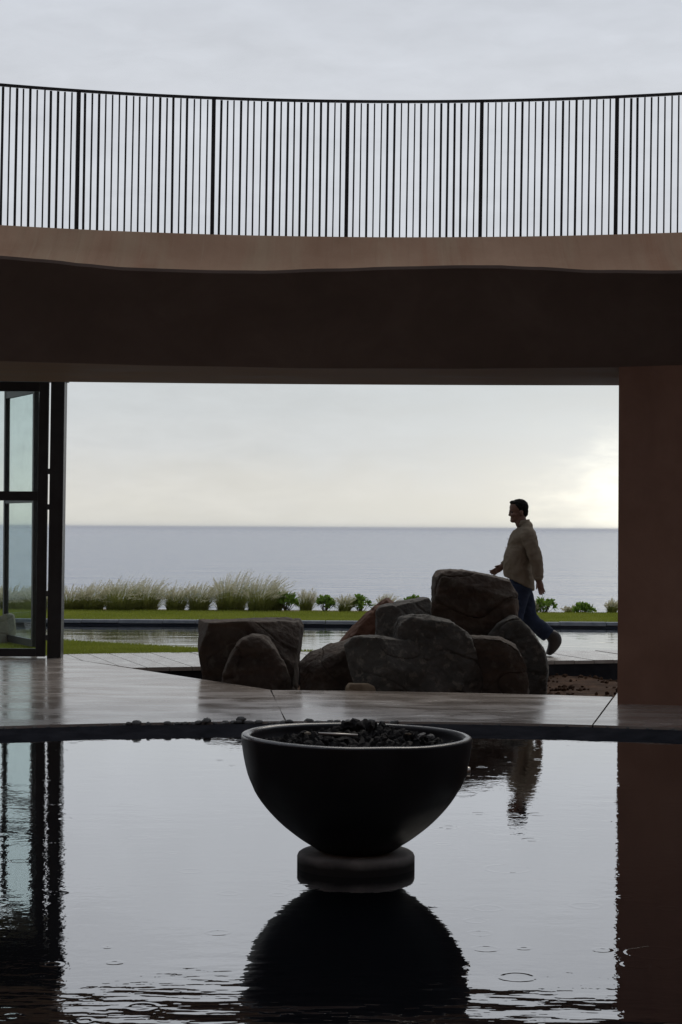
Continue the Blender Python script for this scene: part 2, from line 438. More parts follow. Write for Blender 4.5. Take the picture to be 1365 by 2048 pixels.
def glass_mat():
    m = bpy.data.materials.new('tinted_glass')
    m.use_nodes = True
    n, l = m.node_tree.nodes, m.node_tree.links
    n.clear()
    out = n.new('ShaderNodeOutputMaterial')
    tr = N(n, 'ShaderNodeBsdfTransparent'); tr.inputs[0].default_value = (.91, .955, .95, 1)
    gl = N(n, 'ShaderNodeBsdfGlossy', i_Roughness=.02)
    fr = N(n, 'ShaderNodeFresnel', i_IOR=1.3)
    nz = N(n, 'ShaderNodeTexNoise', i_Scale=6.0, i_Detail=5.0)
    df = N(n, 'ShaderNodeBsdfDiffuse'); df.inputs[0].default_value = (.5, .55, .55, 1)
    mr = N(n, 'ShaderNodeMapRange', i_1=.4, i_2=.8, i_3=.01, i_4=.06)
    l.new(nz.outputs[0], mr.inputs[0])
    ge = n.new('ShaderNodeNewGeometry')
    inv = N(n, 'ShaderNodeMath', operation='SUBTRACT', i_0=1.0); l.new(ge.outputs['Backfacing'], inv.inputs[1])
    ff = N(n, 'ShaderNodeMath', operation='MULTIPLY'); l.new(fr.outputs[0], ff.inputs[0]); l.new(inv.outputs[0], ff.inputs[1])
    a = N(n, 'ShaderNodeMixShader'); l.new(ff.outputs[0], a.inputs[0]); l.new(tr.outputs[0], a.inputs[1]); l.new(gl.outputs[0], a.inputs[2])
    c = N(n, 'ShaderNodeMixShader'); l.new(mr.outputs[0], c.inputs[0]); l.new(a.outputs[0], c.inputs[1]); l.new(df.outputs[0], c.inputs[2])
    l.new(c.outputs[0], out.inputs[0])
    return m
M['glass'] = glass_mat()

def leaf_mat(name, c1, c2, transl=.35, rough=.5, nscale=3.0):
    m, n, l, b = new_mat(name, c1, rough, .3)
    out = n['Material Output']
    oi = n.new('ShaderNodeTexCoord')
    nz = N(n, 'ShaderNodeTexNoise', i_Scale=nscale, i_Detail=3.0)
    l.new(oi.outputs['Object'], nz.inputs['Vector'])
    rp = N(n, 'ShaderNodeValToRGB'); ramp(rp, [(.3, c1), (.7, c2)])
    l.new(nz.outputs[0], rp.inputs[0]); l.new(rp.outputs[0], b.inputs['Base Color'])
    t = N(n, 'ShaderNodeBsdfTranslucent'); l.new(rp.outputs[0], t.inputs[0])
    mx = N(n, 'ShaderNodeMixShader', i_0=transl)
    l.new(b.outputs[0], mx.inputs[1]); l.new(t.outputs[0], mx.inputs[2]); l.new(mx.outputs[0], out.inputs[0])
    return m
M['turf'] = leaf_mat('turf_blade', (.23, .275, .034), (.32, .35, .06), .45, .6, 1.2)
M['grass'] = leaf_mat('fountain_grass_blade', (.18, .21, .045), (.32, .33, .10), .6, .6, 7)
M['plume'] = leaf_mat('pale_seed_plume', (.60, .57, .43), (.80, .76, .60), .5, .8, 9)
M['leaf'] = leaf_mat('glossy_shrub_leaf', (.12, .22, .03), (.23, .35, .06), .5, .4, 9)
M['stem'] = varied('shrub_stem', [(.3, (.06, .045, .03)), (.7, (.12, .09, .06))], nscale=20, rough=.9, bump=.3)
M['skin'] = varied('brown_skin', [(.3, (.12, .062, .042)), (.7, (.17, .09, .062))], nscale=6, rough=.55, bump=.05, bscale=80, bdist=.002)
M['hair'] = varied('black_hair', [(.3, (.004, .0035, .003)), (.7, (.011, .009, .008))], scale=(1, 1, .4), nscale=30, rough=.8, spec=.15, bump=.9, bscale=70, bdist=.008)
M['shirt'] = varied('khaki_shirt', [(.3, (.15, .12, .086)), (.7, (.21, .175, .132))], nscale=5, rough=.9, bump=.25, bscale=120, bdist=.002, spec=.1)
M['jeans'] = varied('indigo_denim', [(.3, (.012, .017, .034)), (.7, (.028, .038, .07))], nscale=7, rough=.9, bump=.3, bscale=150, bdist=.002, spec=.15)
M['boot'] = varied('dark_leather', [(.3, (.012, .009, .008)), (.7, (.03, .022, .018))], nscale=10, rough=.5, bump=.2, bscale=60)
M['button'], *_ = new_mat('shirt_button', (.35, .3, .24), .4)

# ================================================================== SETTING
CX, CY = 0.25, 6.05        # centre of the round courtyard

def pol(r, deg):
    return (CX + r * math.sin(R(deg)), CY + r * math.cos(R(deg)))

def pool_r(r, deg):
    """courtyard pool: round on the far side, flatter on the near side"""
    c, s = math.cos(R(deg)), math.sin(R(deg))
    if c >= 0: return r
    b = r - 2.0
    return 1.0 / math.sqrt((s / r) ** 2 + (c / b) ** 2)

WZ = -0.06                  # courtyard water level
R_WATER, R_LEDGE, R_CHAN = 7.0, 7.5, 7.57
SOFFIT = 2.754

# ---- terrain under everything and the cliff edge
def terrain():
    ys = [-60, -20, 10, 14.5, 28.2, 28.52, 28.56, 30.0, 31.3, 31.9, 32.4, 33.0, 34, 36, 40, 47, 60]
    zs = [-.6, -.6, -.6, -.6, -.6, -.6, -.03, -.03, -.03, -.02, -.02, -.07, -.5, -2, -6, -15, -16]
    xs = np.linspace(-70, 70, 141)
    v, f = [], []
    for y, z in zip(ys, zs):
        for x in xs:
            dz = 0
            if y > 31: dz = .05 * noise.noise((x * 1.3, y * 1.3, 0)) * (1 if y < 33.5 else 8)
            v.append((x, y + (.15 * noise.noise((x * .7, y, 3)) if y > 31.5 else 0), z + dz))
    nx = len(xs)
    for j in range(len(ys) - 1):
        for i in range(nx - 1):
            a = j * nx + i
            f.append((a, a + 1, a + nx + 1, a + nx))
    o = mesh('terrain', v, f, M['sand'])
    tag(o, kind='structure')
terrain()

def sea():
    ys = [-4000, -400, 0, 60, 150, 400, 1000, 3000, 8000, 16000, 32000]
    v, f = [], []
    for y in ys:
        for x in (-20000, -4000, 0, 4000, 20000):
            v.append((x, y, -13.6))
    for j in range(len(ys) - 1):
        for i in range(4):
            a = j * 5 + i
            f.append((a, a + 1, a + 6, a + 5))
    tag(mesh('sea', v, f, M['sea']), kind='structure')
sea()

def haze():
    m = bpy.data.materials.new('sea_haze')
    m.use_nodes = True
    n, l = m.node_tree.nodes, m.node_tree.links
    n.clear()
    out = n.new('ShaderNodeOutputMaterial')
    pv = N(n, 'ShaderNodeVolumePrincipled', i_Density=HAZE, i_Anisotropy=0.0)
    pv.inputs['Color'].default_value = (.98, .985, 1.0, 1)
    l.new(pv.outputs[0], out.inputs['Volume'])
    o = box('haze', -21000, 21000, -5000, 33000, -17.5, 10.2, m)
    tag(o, 'thin pale rain haze over the sea', 'haze', kind='stuff')
HAZE = 7e-5
haze()

# ---- pool water, ledge, pebble channel
def ring_poly(r0, r1, z0, z1, name, mat, a0=0, a1=360, step=2.0, shape=pool_r, rows=1):
    v, f = [], []
    n = int(round((a1 - a0) / step))
    for i in range(n + 1):
        d = a0 + (a1 - a0) * i / n
        for k in range(rows + 1):
            t = k / rows
            x, y = pol(shape(r0 + (r1 - r0) * t, d), d)
            v.append((x, y, z0 + (z1 - z0) * t))
    w = rows + 1
    for i in range(n):
        for k in range(rows):
            a = i * w + k
            f.append((a, a + 1, a + w + 1, a + w))
    return mesh(name, v, f, mat)

def pool():
    bm = bmesh.new()
    vs_ = [bm.verts.new((*pol(pool_r(R_WATER + .12, d), d), WZ)) for d in range(0, 360, 2)]
    bm.faces.new(vs_)
    o = from_bm('courtyard_pool_water', bm, M['water'])
    if o.data.polygons[0].normal.z < 0: o.data.flip_normals()
    tag(o, kind='structure')
    l = ring_poly(R_WATER - .25, R_LEDGE, WZ - .035, -.012, 'pool_ledge', M['ledge'], rows=6)
    rr = random.Random(3)
    for vtx in l.data.vertices:
        vtx.co.z += .006 * noise.noise((vtx.co.x * 3, vtx.co.y * 3, 0))
    tag(l, kind='structure')
    c = ring_poly(R_LEDGE, R_CHAN + .1, -.02, -.02, 'pebble_channel_bed', M['ledge'])
    tag(c, kind='structure')
pool()

# ---- floor slabs (annular sectors with open joints)
A_ = (-3.19, 20.3)          # floor edge: D -> A runs straight to the glass doors
D_ = (-0.60, 16.2)
cuts = [-22.05, -4.9, 12.1] + [12.1 + 325.85 / 19 * k for k in range(1, 20)]

def floor():
    root = empty('floor', (CX, CY, 0))
    tag(root, kind='structure')
    for i in range(len(cuts) - 1):
        a0, a1 = cuts[i] + .045, cuts[i + 1] - .045
        n = 14
        inner = [pol(pool_r(R_CHAN, a0 + (a1 - a0) * k / n), a0 + (a1 - a0) * k / n) for k in range(n + 1)]
        if i == 0:
            outer = [D_, A_, pol(15.4, a0)]
        elif i == 1:
            outer = [pol(10.17 - .28 * (1 - k / n) ** 1.0, a0 + (a1 - a0) * (k / n)) for k in range(n, -1, -1)]
            outer = [pol(9.89 + .28 * (1 - k / n), a0 + (a1 - a0) * (k / n)) for k in range(n, -1, -1)]
        else:
            ro = 15.4 if i == len(cuts) - 2 else 12.6
            outer = [pol(ro, a0 + (a1 - a0) * k / n) for k in range(n, -1, -1)]
        poly = [(p[0] - CX, p[1] - CY) for p in inner + outer]
        o = prism('floor_slab', poly, -.14, 0, M['floor'], root)
floor()

# ---- planting bed soil
DECK_L, DECK_R = (-2.10, 18.67), (3.04, 20.24)

def soil_z(x, y):
    front = max(0, min(1, (17.4 - y) / 1.4))
    z = -.20 + .10 * front
    z += .035 * noise.noise((x * 1.4, y * 1.4, 1)) + .02 * noise.noise((x * 5, y * 5, 4))
    if x > 1.3: z += .02 * math.sin(x * 3 + y)
    return z

def soil():
    xs = np.arange(-3.6, 7.6, .06)
    ys = np.arange(15.4, 22.4, .06)
    v = [(x, y, soil_z(x, y)) for y in ys for x in xs]
    nx = len(xs)
    f = [(j * nx + i, j * nx + i + 1, (j + 1) * nx + i + 1, (j + 1) * nx + i) for j in range(len(ys) - 1) for i in range(nx - 1)]
    tag(mesh('planting_bed_soil', v, f, M['soil'], smooth=True), kind='structure')
soil()

# ---- deck planks
U = Vector((.30, -.954)).normalized()
NRM = Vector((U.y, -U.x)) * -1      # to the right
LAWN_LINE = [(-3.19, 20.55), (-1.58, 21.1), (2.82, 21.75), (9.5, 22.9)]
deck_poly = [A_, DECK_L, DECK_R, (9.5, 22.2)] + LAWN_LINE[::-1]

def deck():
    root = empty('deck', (0, 20.5, 0))
    tag(root, kind='structure')
    w = .235
    s0 = min(NRM.x * p[0] + NRM.y * p[1] for p in deck_poly)
    s1 = max(NRM.x * p[0] + NRM.y * p[1] for p in deck_poly)
    k = 0
    s = s0
    rr = random.Random(5)
    while s < s1:
        p = clip(deck_poly, -NRM.x, -NRM.y, -(s + .004))
        p = clip(p, NRM.x, NRM.y, s + w - .004) if len(p) > 2 else []
        s += w
        q = []
        for a in p:
            if not q or (abs(a[0] - q[-1][0]) + abs(a[1] - q[-1][1])) > 1e-4: q.append(a)
        if len(q) > 2 and abs(q[0][0] - q[-1][0]) + abs(q[0][1] - q[-1][1]) < 1e-4: q.pop()
        if len(q) < 3: continue
        z = rr.uniform(-.003, .002)
        prism('plank', [(a[0], a[1] - 20.5) for a in q], -.04, z - .002, M['deck'], root)
    # the dark frame under the planks that closes the bed and the lap pool
    inset = [(x + .02, y + .02) if i < 3 else (x - .02, y - .02) for i, (x, y) in enumerate(deck_poly)]
    prism('deck_frame', [(a[0], a[1] - 20.5) for a in inset], -.5, -.042, M['ledge'], root)
deck()

# ---- lap pool, its coping, both lawns
near_lawn = [(-11, 20.32), (-3.21, 20.32), (-3.21, 20.56), (-1.58, 21.12), (.2, 21.38), (-.75, 21.62), (-1.67, 21.92), (-2.5, 22.5), (-3.53, 23.3), (-5, 24.1), (-11, 26)]
def lap_pool():
    poly = [(-11, 20.7), (-3, 20.7), (-1.58, 21.05), (2.82, 21.7), (9.5, 22.8), (14, 23.5), (14, 28.4), (-14, 28.4), (-14, 20.7)]
    bm = bmesh.new()
    bm.faces.new([bm.verts.new((x, y, -.085)) for x, y in poly])
    o = from_bm('lap_pool_water', bm, M['lap_water'])
    if o.data.polygons[0].normal.z < 0: o.data.flip_normals()
    tag(o, kind='structure')
    root = empty('lap_pool_edge', (0, 28.3, 0))
    tag(root, kind='structure')
    rr = random.Random(9)
    x = -14.0
    while x < 14:
        w = rr.uniform(.5, .75)
        dy = rr.uniform(-.006, .006)
        box('coping_stone', x + .004, x + w - .004, dy, .20, -.055 + rr.uniform(-.004, .004), -.003 + rr.uniform(-.004, .004), M['slate'], root, bev=.006)
        x += w
    box('pool_wall', -14, 14.3, .02, .46, -.6, -.062, M['slate_wet'], root)
lap_pool()

def lawn():
    o = prism('near_lawn', near_lawn, -.5, -.012, M['lawn'])
    tag(o, kind='structure')
    far = [(-14, 28.502), (14, 28.502), (14, 31.25)] + [(x, 31.45 + .18 * noise.noise((x * .8, 0, 2)) + .06 * noise.noise((x * 3, 0, 2))) for x in np.linspace(13.5, -13.5, 90)] + [(-14, 31.3)]
    o2 = prism('far_lawn', far, -.2, -.006, M['lawn'])
    tag(o2, kind='structure')
    def inside(p, poly):
        c = np.zeros(len(p), bool)
        for i in range(len(poly)):
            (x1, y1), (x2, y2) = poly[i], poly[i - 1]
            if y1 == y2: continue
            c ^= ((y1 > p[:, 1]) != (y2 > p[:, 1])) & (p[:, 0] < (x2 - x1) * (p[:, 1] - y1) / (y2 - y1) + x1)
        return c
    def blades(name, poly, n, h0, h1, z, wid, label, xr):
        xs = [p[0] for p in poly]; ys = [p[1] for p in poly]
        pts = []
        while len(pts) < n:
            b = rng.uniform((max(min(xs), xr[0]), min(ys)), (min(max(xs), xr[1]), max(ys)), (n, 2))
            pts += list(b[inside(b, poly)])
        P = np.array(pts[:n])
        a = rng.uniform(0, 2 * np.pi, n)
        h = rng.uniform(h0, h1, n)
        lean = rng.normal(0, .35, (n, 2)) * h[:, None]
        dx, dy = np.cos(a) * wid, np.sin(a) * wid
        V = np.zeros((n * 3, 3))
        V[0::3, 0] = P[:, 0] - dx; V[0::3, 1] = P[:, 1] - dy; V[0::3, 2] = z
        V[1::3, 0] = P[:, 0] + dx; V[1::3, 1] = P[:, 1] + dy; V[1::3, 2] = z
        V[2::3, 0] = P[:, 0] + lean[:, 0]; V[2::3, 1] = P[:, 1] + lean[:, 1]; V[2::3, 2] = z + h
        F = np.arange(n * 3).reshape(-1, 3)
        o = mesh(name, V.tolist(), F.tolist(), M['turf'])
        tag(o, label, 'grass', kind='stuff')
    blades('lawn_grass', near_lawn, 60000, .018, .038, -.014, .004, 'short green turf of the near lawn beside the deck', (-7, 1))
    blades('lawn_grass', far, 90000, .02, .042, -.008, .005, 'short green turf strip beyond the lap pool', (-8, 8))
lawn()

# ================================================================== BUILDING
def interp(x, pts):
    if x <= pts[0][0]: return pts[0][1]
    for (x0, y0), (x1, y1) in zip(pts, pts[1:]):
        if x <= x1:
            t = (x - x0) / (x1 - x0); t = t * t * (3 - 2 * t)
            return y0 + (y1 - y0) * t
    return pts[-1][1]

# wavy fold of the roof edge by bearing (degrees) -> height
R_FOLD = 8.42
def fold_table():
    tab = []
    for px, py in ((0, 514), (100, 522), (170, 530), (246, 537), (410, 542.6), (513, 543.6), (665, 539.5), (800, 535.5), (921, 533), (993, 533), (1060, 536), (1203, 542.6), (1365, 543)):
        # find bearing on the fold circle that is seen at px
        best = None
        for k in range(-2600, 2601):
            d = k / 100
            x, y = pol(R_FOLD, d)
            q = at(px, py, y)
            e = abs(q.x - x)
            if best is None or e < best[0]: best = (e, d, q.z)
        tab.append((best[1], best[2]))
    return tab
FOLD = fold_table()

def fold_z(d):
    d = (d + 180) % 360 - 180
    if FOLD[0][0] <= d <= FOLD[-1][0]: return interp(d, FOLD)
    if d < FOLD[0][0]:
        t = FOLD[0][0] - d
        w = min(1, (180 + d) / 20)
        return FOLD[0][1] + w * .045 * math.sin(t * .12)
    t = d - FOLD[-1][0]
    w = min(1, (180 - d) / 20)
    return FOLD[-1][1] + w * (.05 * math.sin(t * .11))

def r_out(d):
    d = (d + 180) % 360 - 180
    return min(11.12 / math.cos(R(min(abs(d), 60) * .80)), 11.9)

TOPZ = 3.775
def roof():
    v, f = [], []
    n = 480
    prof = 12
    for i in range(n):
        d = 360 * i / n
        fz = fold_z(d)
        wob = .012 * noise.noise((math.sin(R(d)) * 9, math.cos(R(d)) * 9, 0))
        ro = r_out(d)
        rin = 9.22 + wob
        P = [(ro, SOFFIT + .006), (ro - .03, SOFFIT - .004), ((ro + rin) / 2, SOFFIT + .004), (rin + .03, SOFFIT - .012 + wob), (rin, SOFFIT + .008 + wob)]
        for t in (.25, .5, .75):
            P.append((rin + (R_FOLD - rin) * t + .05 * math.sin(t * math.pi), SOFFIT + (fz - SOFFIT) * t))
        P += [(R_FOLD + .012, fz - .012), (R_FOLD + .012, fz + .012)]
        P += [(8.72 + wob * .5, (fz + TOPZ) / 2 + .012), (8.88 + wob, TOPZ - .012), (8.90 + wob, TOPZ), (9.3, TOPZ - .02), (ro, TOPZ - .05)]
        prof = len(P)
        for r, z in P:
            v.append((*pol(r, d), z))
    for i in range(n):
        for k in range(prof):
            a, b = i * prof + k, i * prof + (k + 1) % prof
            c, e = ((i + 1) % n) * prof + (k + 1) % prof, ((i + 1) % n) * prof + k
            f.append((a, b, c, e))
    o = mesh('ring_roof', v, f, M['beam'], smooth=True)
    bm = bmesh.new(); bm.from_mesh(o.data)
    bmesh.ops.recalc_face_normals(bm, faces=bm.faces)
    for e in bm.edges:
        if e.calc_face_angle(0) > R(28): e.smooth = False
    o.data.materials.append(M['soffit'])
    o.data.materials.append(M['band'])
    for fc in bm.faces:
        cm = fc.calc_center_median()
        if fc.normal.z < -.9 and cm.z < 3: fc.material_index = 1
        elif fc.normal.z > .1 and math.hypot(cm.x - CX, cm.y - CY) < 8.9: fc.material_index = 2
    bm.to_mesh(o.data); bm.free()
    tag(o, 'curved terracotta plaster roof band with a wavy fold under the railing', 'roof')
roof()

def sector_wall(name, r0, r1, a0, a1, z0, z1, mat, step=1.5, parent=None, rows=8):
    bm = bmesh.new()
    n = max(2, int((a1 - a0) / step))
    grid = []
    for i in range(n + 1):
        d = a0 + (a1 - a0) * i / n
        ring = []
        for r in (r0, r1):
            colm = []
            for k in range(rows + 1):
                z = z0 + (z1 - z0) * k / rows
                wob = .008 * noise.noise((r * math.sin(R(d)) * .8, r * math.cos(R(d)) * .8, z * .8))
                colm.append(bm.verts.new((*pol(r + wob, d), z)))
            ring.append(colm)
        grid.append(ring)
    for i in range(n):
        for s in (0, 1):
            for k in range(rows):
                q = (grid[i][s][k], grid[i + 1][s][k], grid[i + 1][s][k + 1], grid[i][s][k + 1])
                bm.faces.new(q)
        bm.faces.new((grid[i][0][rows], grid[i + 1][0][rows], grid[i + 1][1][rows], grid[i][1][rows]))
        bm.faces.new((grid[i][0][0], grid[i + 1][0][0], grid[i + 1][1][0], grid[i][1][0]))
    for i in (0, n):
        for k in range(rows):
            bm.faces.new((grid[i][0][k], grid[i][1][k], grid[i][1][k + 1], grid[i][0][k + 1]))
    return from_bm(name, bm, mat, parent)

w = sector_wall('curved_wall', 9.25, 11.0, 12.55, 100, 0.0, 2.9, M['wall'])
tag(w, 'thick red earth wall standing at the right of the opening', 'wall')
w = sector_wall('rear_wall', 9.6, 11.0, 100.4, 259.6, 0.0, 2.9, M['wall'])
tag(w, 'curved red earth wall behind the photographer', 'wall')
w = sector_wall('curved_wall', 9.25, 11.0, 260, 323, 0.0, 2.9, M['wall'])
tag(w, 'red earth wall curving along the left of the courtyard, out of view', 'wall')
w = sector_wall('sky_blocking_wall', 12.2, 12.8, 85, 275, 0.0, 9.5, M['wall'], step=3)  # added out of view, tall enough to cut the sky light from behind
tag(w, 'tall unseen wall added behind the photographer to block sky light', 'light blocker')

# ---- railing
RR = 9.0
def railing():
    root = empty('railing', (CX, CY, TOPZ))
    tag(root, 'black metal railing with thin upright bars along the curved roof edge', 'railing')
    # posts seen at these pixels
    H = 1.115
    def bearing(px):
        best = None
        for k in range(-3000, 3001):
            d = k / 100
            x, y = pol(RR, d)
            e = abs(at(px, 330, y).x - x)
            if best is None or e < best[0]: best = (e, d)
        return best[1]
    b0, b1 = bearing(154), bearing(1232)
    stepp = (b1 - b0) / 4
    first = b0 - 2 * stepp
    npost = 9
    zb, zt = -.03, H
    lean = math.tan(R(.55))
    def bar_mesh(name, w, t, z0, z1):
        bm = bmesh.new()
        # tangential x, radial y
        vs_ = [bm.verts.new((x + lean * z, y - .012 * z, z)) for z in (z0, z1) for (x, y) in ((-w, -t), (w, -t), (w, t), (-w, t))]
        for f in ((3, 2, 1, 0), (4, 5, 6, 7), (0, 1, 5, 4), (1, 2, 6, 5), (2, 3, 7, 6), (3, 0, 4, 7)):
            bm.faces.new([vs_[i] for i in f])
        bmesh.ops.recalc_face_normals(bm, faces=bm.faces)
        me = bpy.data.meshes.new(name); bm.to_mesh(me); bm.free()
        me.materials.append(M['rail'])
        return me
    post = bar_mesh('post', .015, .02, zb, zt)
    bars = [bar_mesh('bar', wd, .008, zb, zt - .01) for wd in (.0056, .0066, .0092)]
    rr = random.Random(2)
    nb = 20
    for i in range((npost - 1) * nb + 1):
        d = first + stepp * i / nb
        isp = i % nb == 0
        if not isp: d += rr.uniform(-.008, .008)
        me = post if isp else bars[rr.choice((0, 0, 0, 1, 2, 2))]
        o = bpy.data.objects.new('post' if isp else 'bar', me)
        col.objects.link(o); o.parent = root
        x, y = pol(RR, d)
        o.location = (x - CX, y - CY, rr.uniform(-.004, .0) if not isp else 0)
        o.rotation_euler = (rr.gauss(0, .0015), rr.gauss(0, .0018), -R(d))
    v, f = [], []
    n = 120
    for i in range(n + 1):
        d = first + stepp * (npost - 1) * i / n
        sag = .0
        for r, z in ((-.022, 0), (.022, 0), (.022, .016), (-.022, .016)):
            x, y = pol(RR + r - .012 * H, d + math.degrees(lean * H / RR))
            v.append((x - CX, y - CY, H - .004 + z))
    for i in range(n):
        for k in range(4):
            a, b = i * 4 + k, i * 4 + (k + 1) % 4
            f.append((a, b, b + 4, a + 4))
    f += [(0, 1, 2, 3), tuple(n * 4 + k for k in (3, 2, 1, 0))]
    mesh('top_rail', v, f, M['rail'], root)
railing()

# ---- glass pavilion on the left
def pavilion():
    Y = 20.02
    root = empty('glass_pavilion_frame', (-3.1, Y, 0))
    tag(root, 'tall black steel door frame at the left of the opening', 'door frame')
    def P(px, py): 
        q = at(px, py, Y); return q.x + 3.1, q.z
    x0, _ = P(96, 1300); x1, _ = P(123.5, 1300)
    xt0, zt = P(104, 770)
    sh = (xt0 - x0) / (zt - .0)
    pst = box('post', x0, x1, -.06, .14, 0, 3.12, M['bronze'], root, bev=.004, shear=sh)
    box('header', -3.2, x1 + .045, -.055, .135, 2.985, 3.25, M['bronze'], root)
    prism('roof', [(-3.6, -2.0), (x1 + .05, -2.0), (x1 + .05, .12), (x1 - .48, 3.0), (-3.6, 3.0)], 3.27, 3.5, M['beam'], root)
    xg = x0 + .001
    for py in (943, 1014, 1187, 1275):
        _, z = P(100, py)
        box('hinge', xg - .026 + sh * z, xg + .004 + sh * z, -.05, .0, z - .03, z + .03, M['hinge'], pst, bev=.004)

    def leaf(name, label, origin, ang, width, st, z0, z1, zm, shear):
        """door leaf: hinge edge at origin, runs to local -x"""
        o = empty(name, origin)
        o.rotation_euler = (0, 0, ang)
        t = .03
        box('stile', -st, 0, -t, t, z0, z1, M['bronze'], o, bev=.003, shear=shear)
        box('stile', -width, -width + st, -t, t, z0, z1, M['bronze'], o, bev=.003, shear=shear)
        def rail(za, zb):
            dx = shear * (za - z0)
            box('rail', -width + st + .001 + dx, -st - .001 + dx, -t + .004, t - .004, za, zb, M['bronze'], o, shear=shear)
        rail(z0, z0 + .085); rail(zm - .05, zm + .05); rail(z1 - .10, z1)
        for za, zb in ((z0 + .085, zm - .05), (zm + .05, z1 - .10)):
            dx = shear * (za - z0)
            box('pane', -width + st + .002 + dx, -st - .002 + dx, -.004, .004, za, zb, M['glass'], o, shear=shear)
        tag(o, label, 'glass door', 'folding glass doors of the pavilion')
        return o
    zm = at(50, 992, Y).z
    xr = at(91, 1300, Y).x
    st = (95 - 76) / FPX * Y
    leaf('folding_glass_door', 'black framed glass door leaf next to the frame post, facing the pool', (xr, Y, 0), 0, 1.15, st, .012, 2.98, zm, sh)
    xr2 = at(70, 1290, 21.6).x
    leaf('folding_glass_door', 'black framed glass door leaf folded back at an angle behind the other leaf', (xr2, 21.6, 0), R(-63.4), 1.23, .06, .012, 3.08, zm, sh * .3)
pavilion()

# ================================================================== BOULDERS
def rock(name, label, sil, y, t, mat, seed, amp=.02, voxel=.0115, front=.95, back=.9, base=-.30, cat='boulder', drop=.10, smooth_iter=0, group='boulders heaped in the planting bed', skew=0.0, rot=0.0, facet=.35, cuts_=5, chip=.045, planes=4):
    rr = random.Random(seed)
    pts = [at(px, py, y) for px, py in sil]
    zmax = max(p.z for p in pts); zmin = min(p.z for p in pts)
    cx = sum(p.x for p in pts) / len(pts)
    bm = bmesh.new()
    for p in pts:
        bm.verts.new((p.x, y + rr.uniform(-.12, .12) * t + skew * (p.x - cx), p.z if p.z > zmin + .02 else base))
    for side, sc_ in ((-1, front), (1, back)):
        for p in pts:
            s = sc_ + rr.uniform(-.13, .13)
            topf = (p.z - zmin) / (zmax - zmin + 1e-6)
            z = p.z - drop * rr.uniform(.2, 1.0) * (zmax - zmin) * topf * (1 if side < 0 else .5)
            if p.z < zmin + .02: z = base
            bm.verts.new((cx + (p.x - cx) * s + rr.uniform(-.03, .03), y + side * t * rr.uniform(.75, 1.1) + skew * (p.x - cx), z))
    r = bmesh.ops.convex_hull(bm, input=bm.verts)
    bmesh.ops.delete(bm, geom=list({e for e in r['geom_interior'] + r['geom_unused'] if isinstance(e, bmesh.types.BMVert)}), context='VERTS')
    for k in range(planes):
        nv = Vector((rr.gauss(0, .55), -1, rr.uniform(-.15, .75))).normalized()
        ds = sorted((nv.dot(v.co) for v in bm.verts), reverse=True)
        off = ds[0] - (ds[0] - ds[-1]) * rr.uniform(.06, .20)
        g = bmesh.ops.bisect_plane(bm, geom=bm.verts[:] + bm.edges[:] + bm.faces[:], plane_co=nv * off, plane_no=nv, clear_outer=True)
        ed = [e for e in g['geom_cut'] if isinstance(e, bmesh.types.BMEdge)]
        if ed:
            try: bmesh.ops.contextual_create(bm, geom=ed)
            except Exception: pass
    # knock off corners along random planes
    for k in range(cuts_):
        nv = Vector((rr.gauss(0, 1), rr.gauss(-.5, .8), rr.gauss(.35, .7))).normalized()
        ds = sorted((nv.dot(v.co) for v in bm.verts), reverse=True)
        span = ds[0] - ds[-1]
        off = ds[0] - span * rr.uniform(.015, chip)
        g = bmesh.ops.bisect_plane(bm, geom=bm.verts[:] + bm.edges[:] + bm.faces[:], plane_co=nv * off, plane_no=nv, clear_outer=True)
        ed = [e for e in g['geom_cut'] if isinstance(e, bmesh.types.BMEdge)]
        if ed:
            try: bmesh.ops.contextual_create(bm, geom=ed)
            except Exception: pass
    bmesh.ops.triangulate(bm, faces=bm.faces[:])
    me = remeshed(bm, voxel, smooth_iter)
    n = len(me.vertices)
    co = np.zeros(n * 3); me.vertices.foreach_get('co', co); co = co.reshape(-1, 3)
    no = np.zeros(n * 3); me.vertex_normals.foreach_get('vector', no); no = no.reshape(-1, 3)
    sv = Vector((seed * 3.17, seed * 1.3, seed * .7))
    for i in range(n):
        p = Vector(co[i])
        q = p * 2.6 + sv
        # broken facets: cell noise gives flat steps, fractal noise the roughness
        d = amp * .55 * noise.fractal(q, .75, 2.1, 6) + amp * .35 * (1 - 2 * abs(noise.noise(Vector((p.x * 6, p.y * 6, p.z * 10)) + sv)))
        st = 3.2 * noise.noise(Vector((p.x * 2.4, p.y * 2.4, p.z * 3.4)) + sv * 1.7) + 1.2 * noise.noise(p * 6 + sv)
        fl = math.floor(st); fr_ = st - fl
        d += amp * .75 * (fl + min(1.0, fr_ * 6.0)) * .55
        d += amp * .30 * noise.noise(p * 19 + sv) + amp * .18 * noise.noise(p * 41 + sv)
        crack = abs(noise.noise(Vector((p.x * 2.2 + p.z * 1.5, p.y * 2, p.z * 2.8)) + sv * 2))
        if crack < .035: d -= amp * 1.0 * (1 - crack / .035)
        co[i] += no[i] * d
    o0 = Vector((cx, y, base))
    co -= np.array(o0)
    me.vertices.foreach_set('co', co.reshape(-1))
    me.update()
    o = link(name, me, mat, smooth=True)
    me.set_sharp_from_angle(angle=R(32))
    o.location = o0
    tag(o, label, cat, group)
    return o

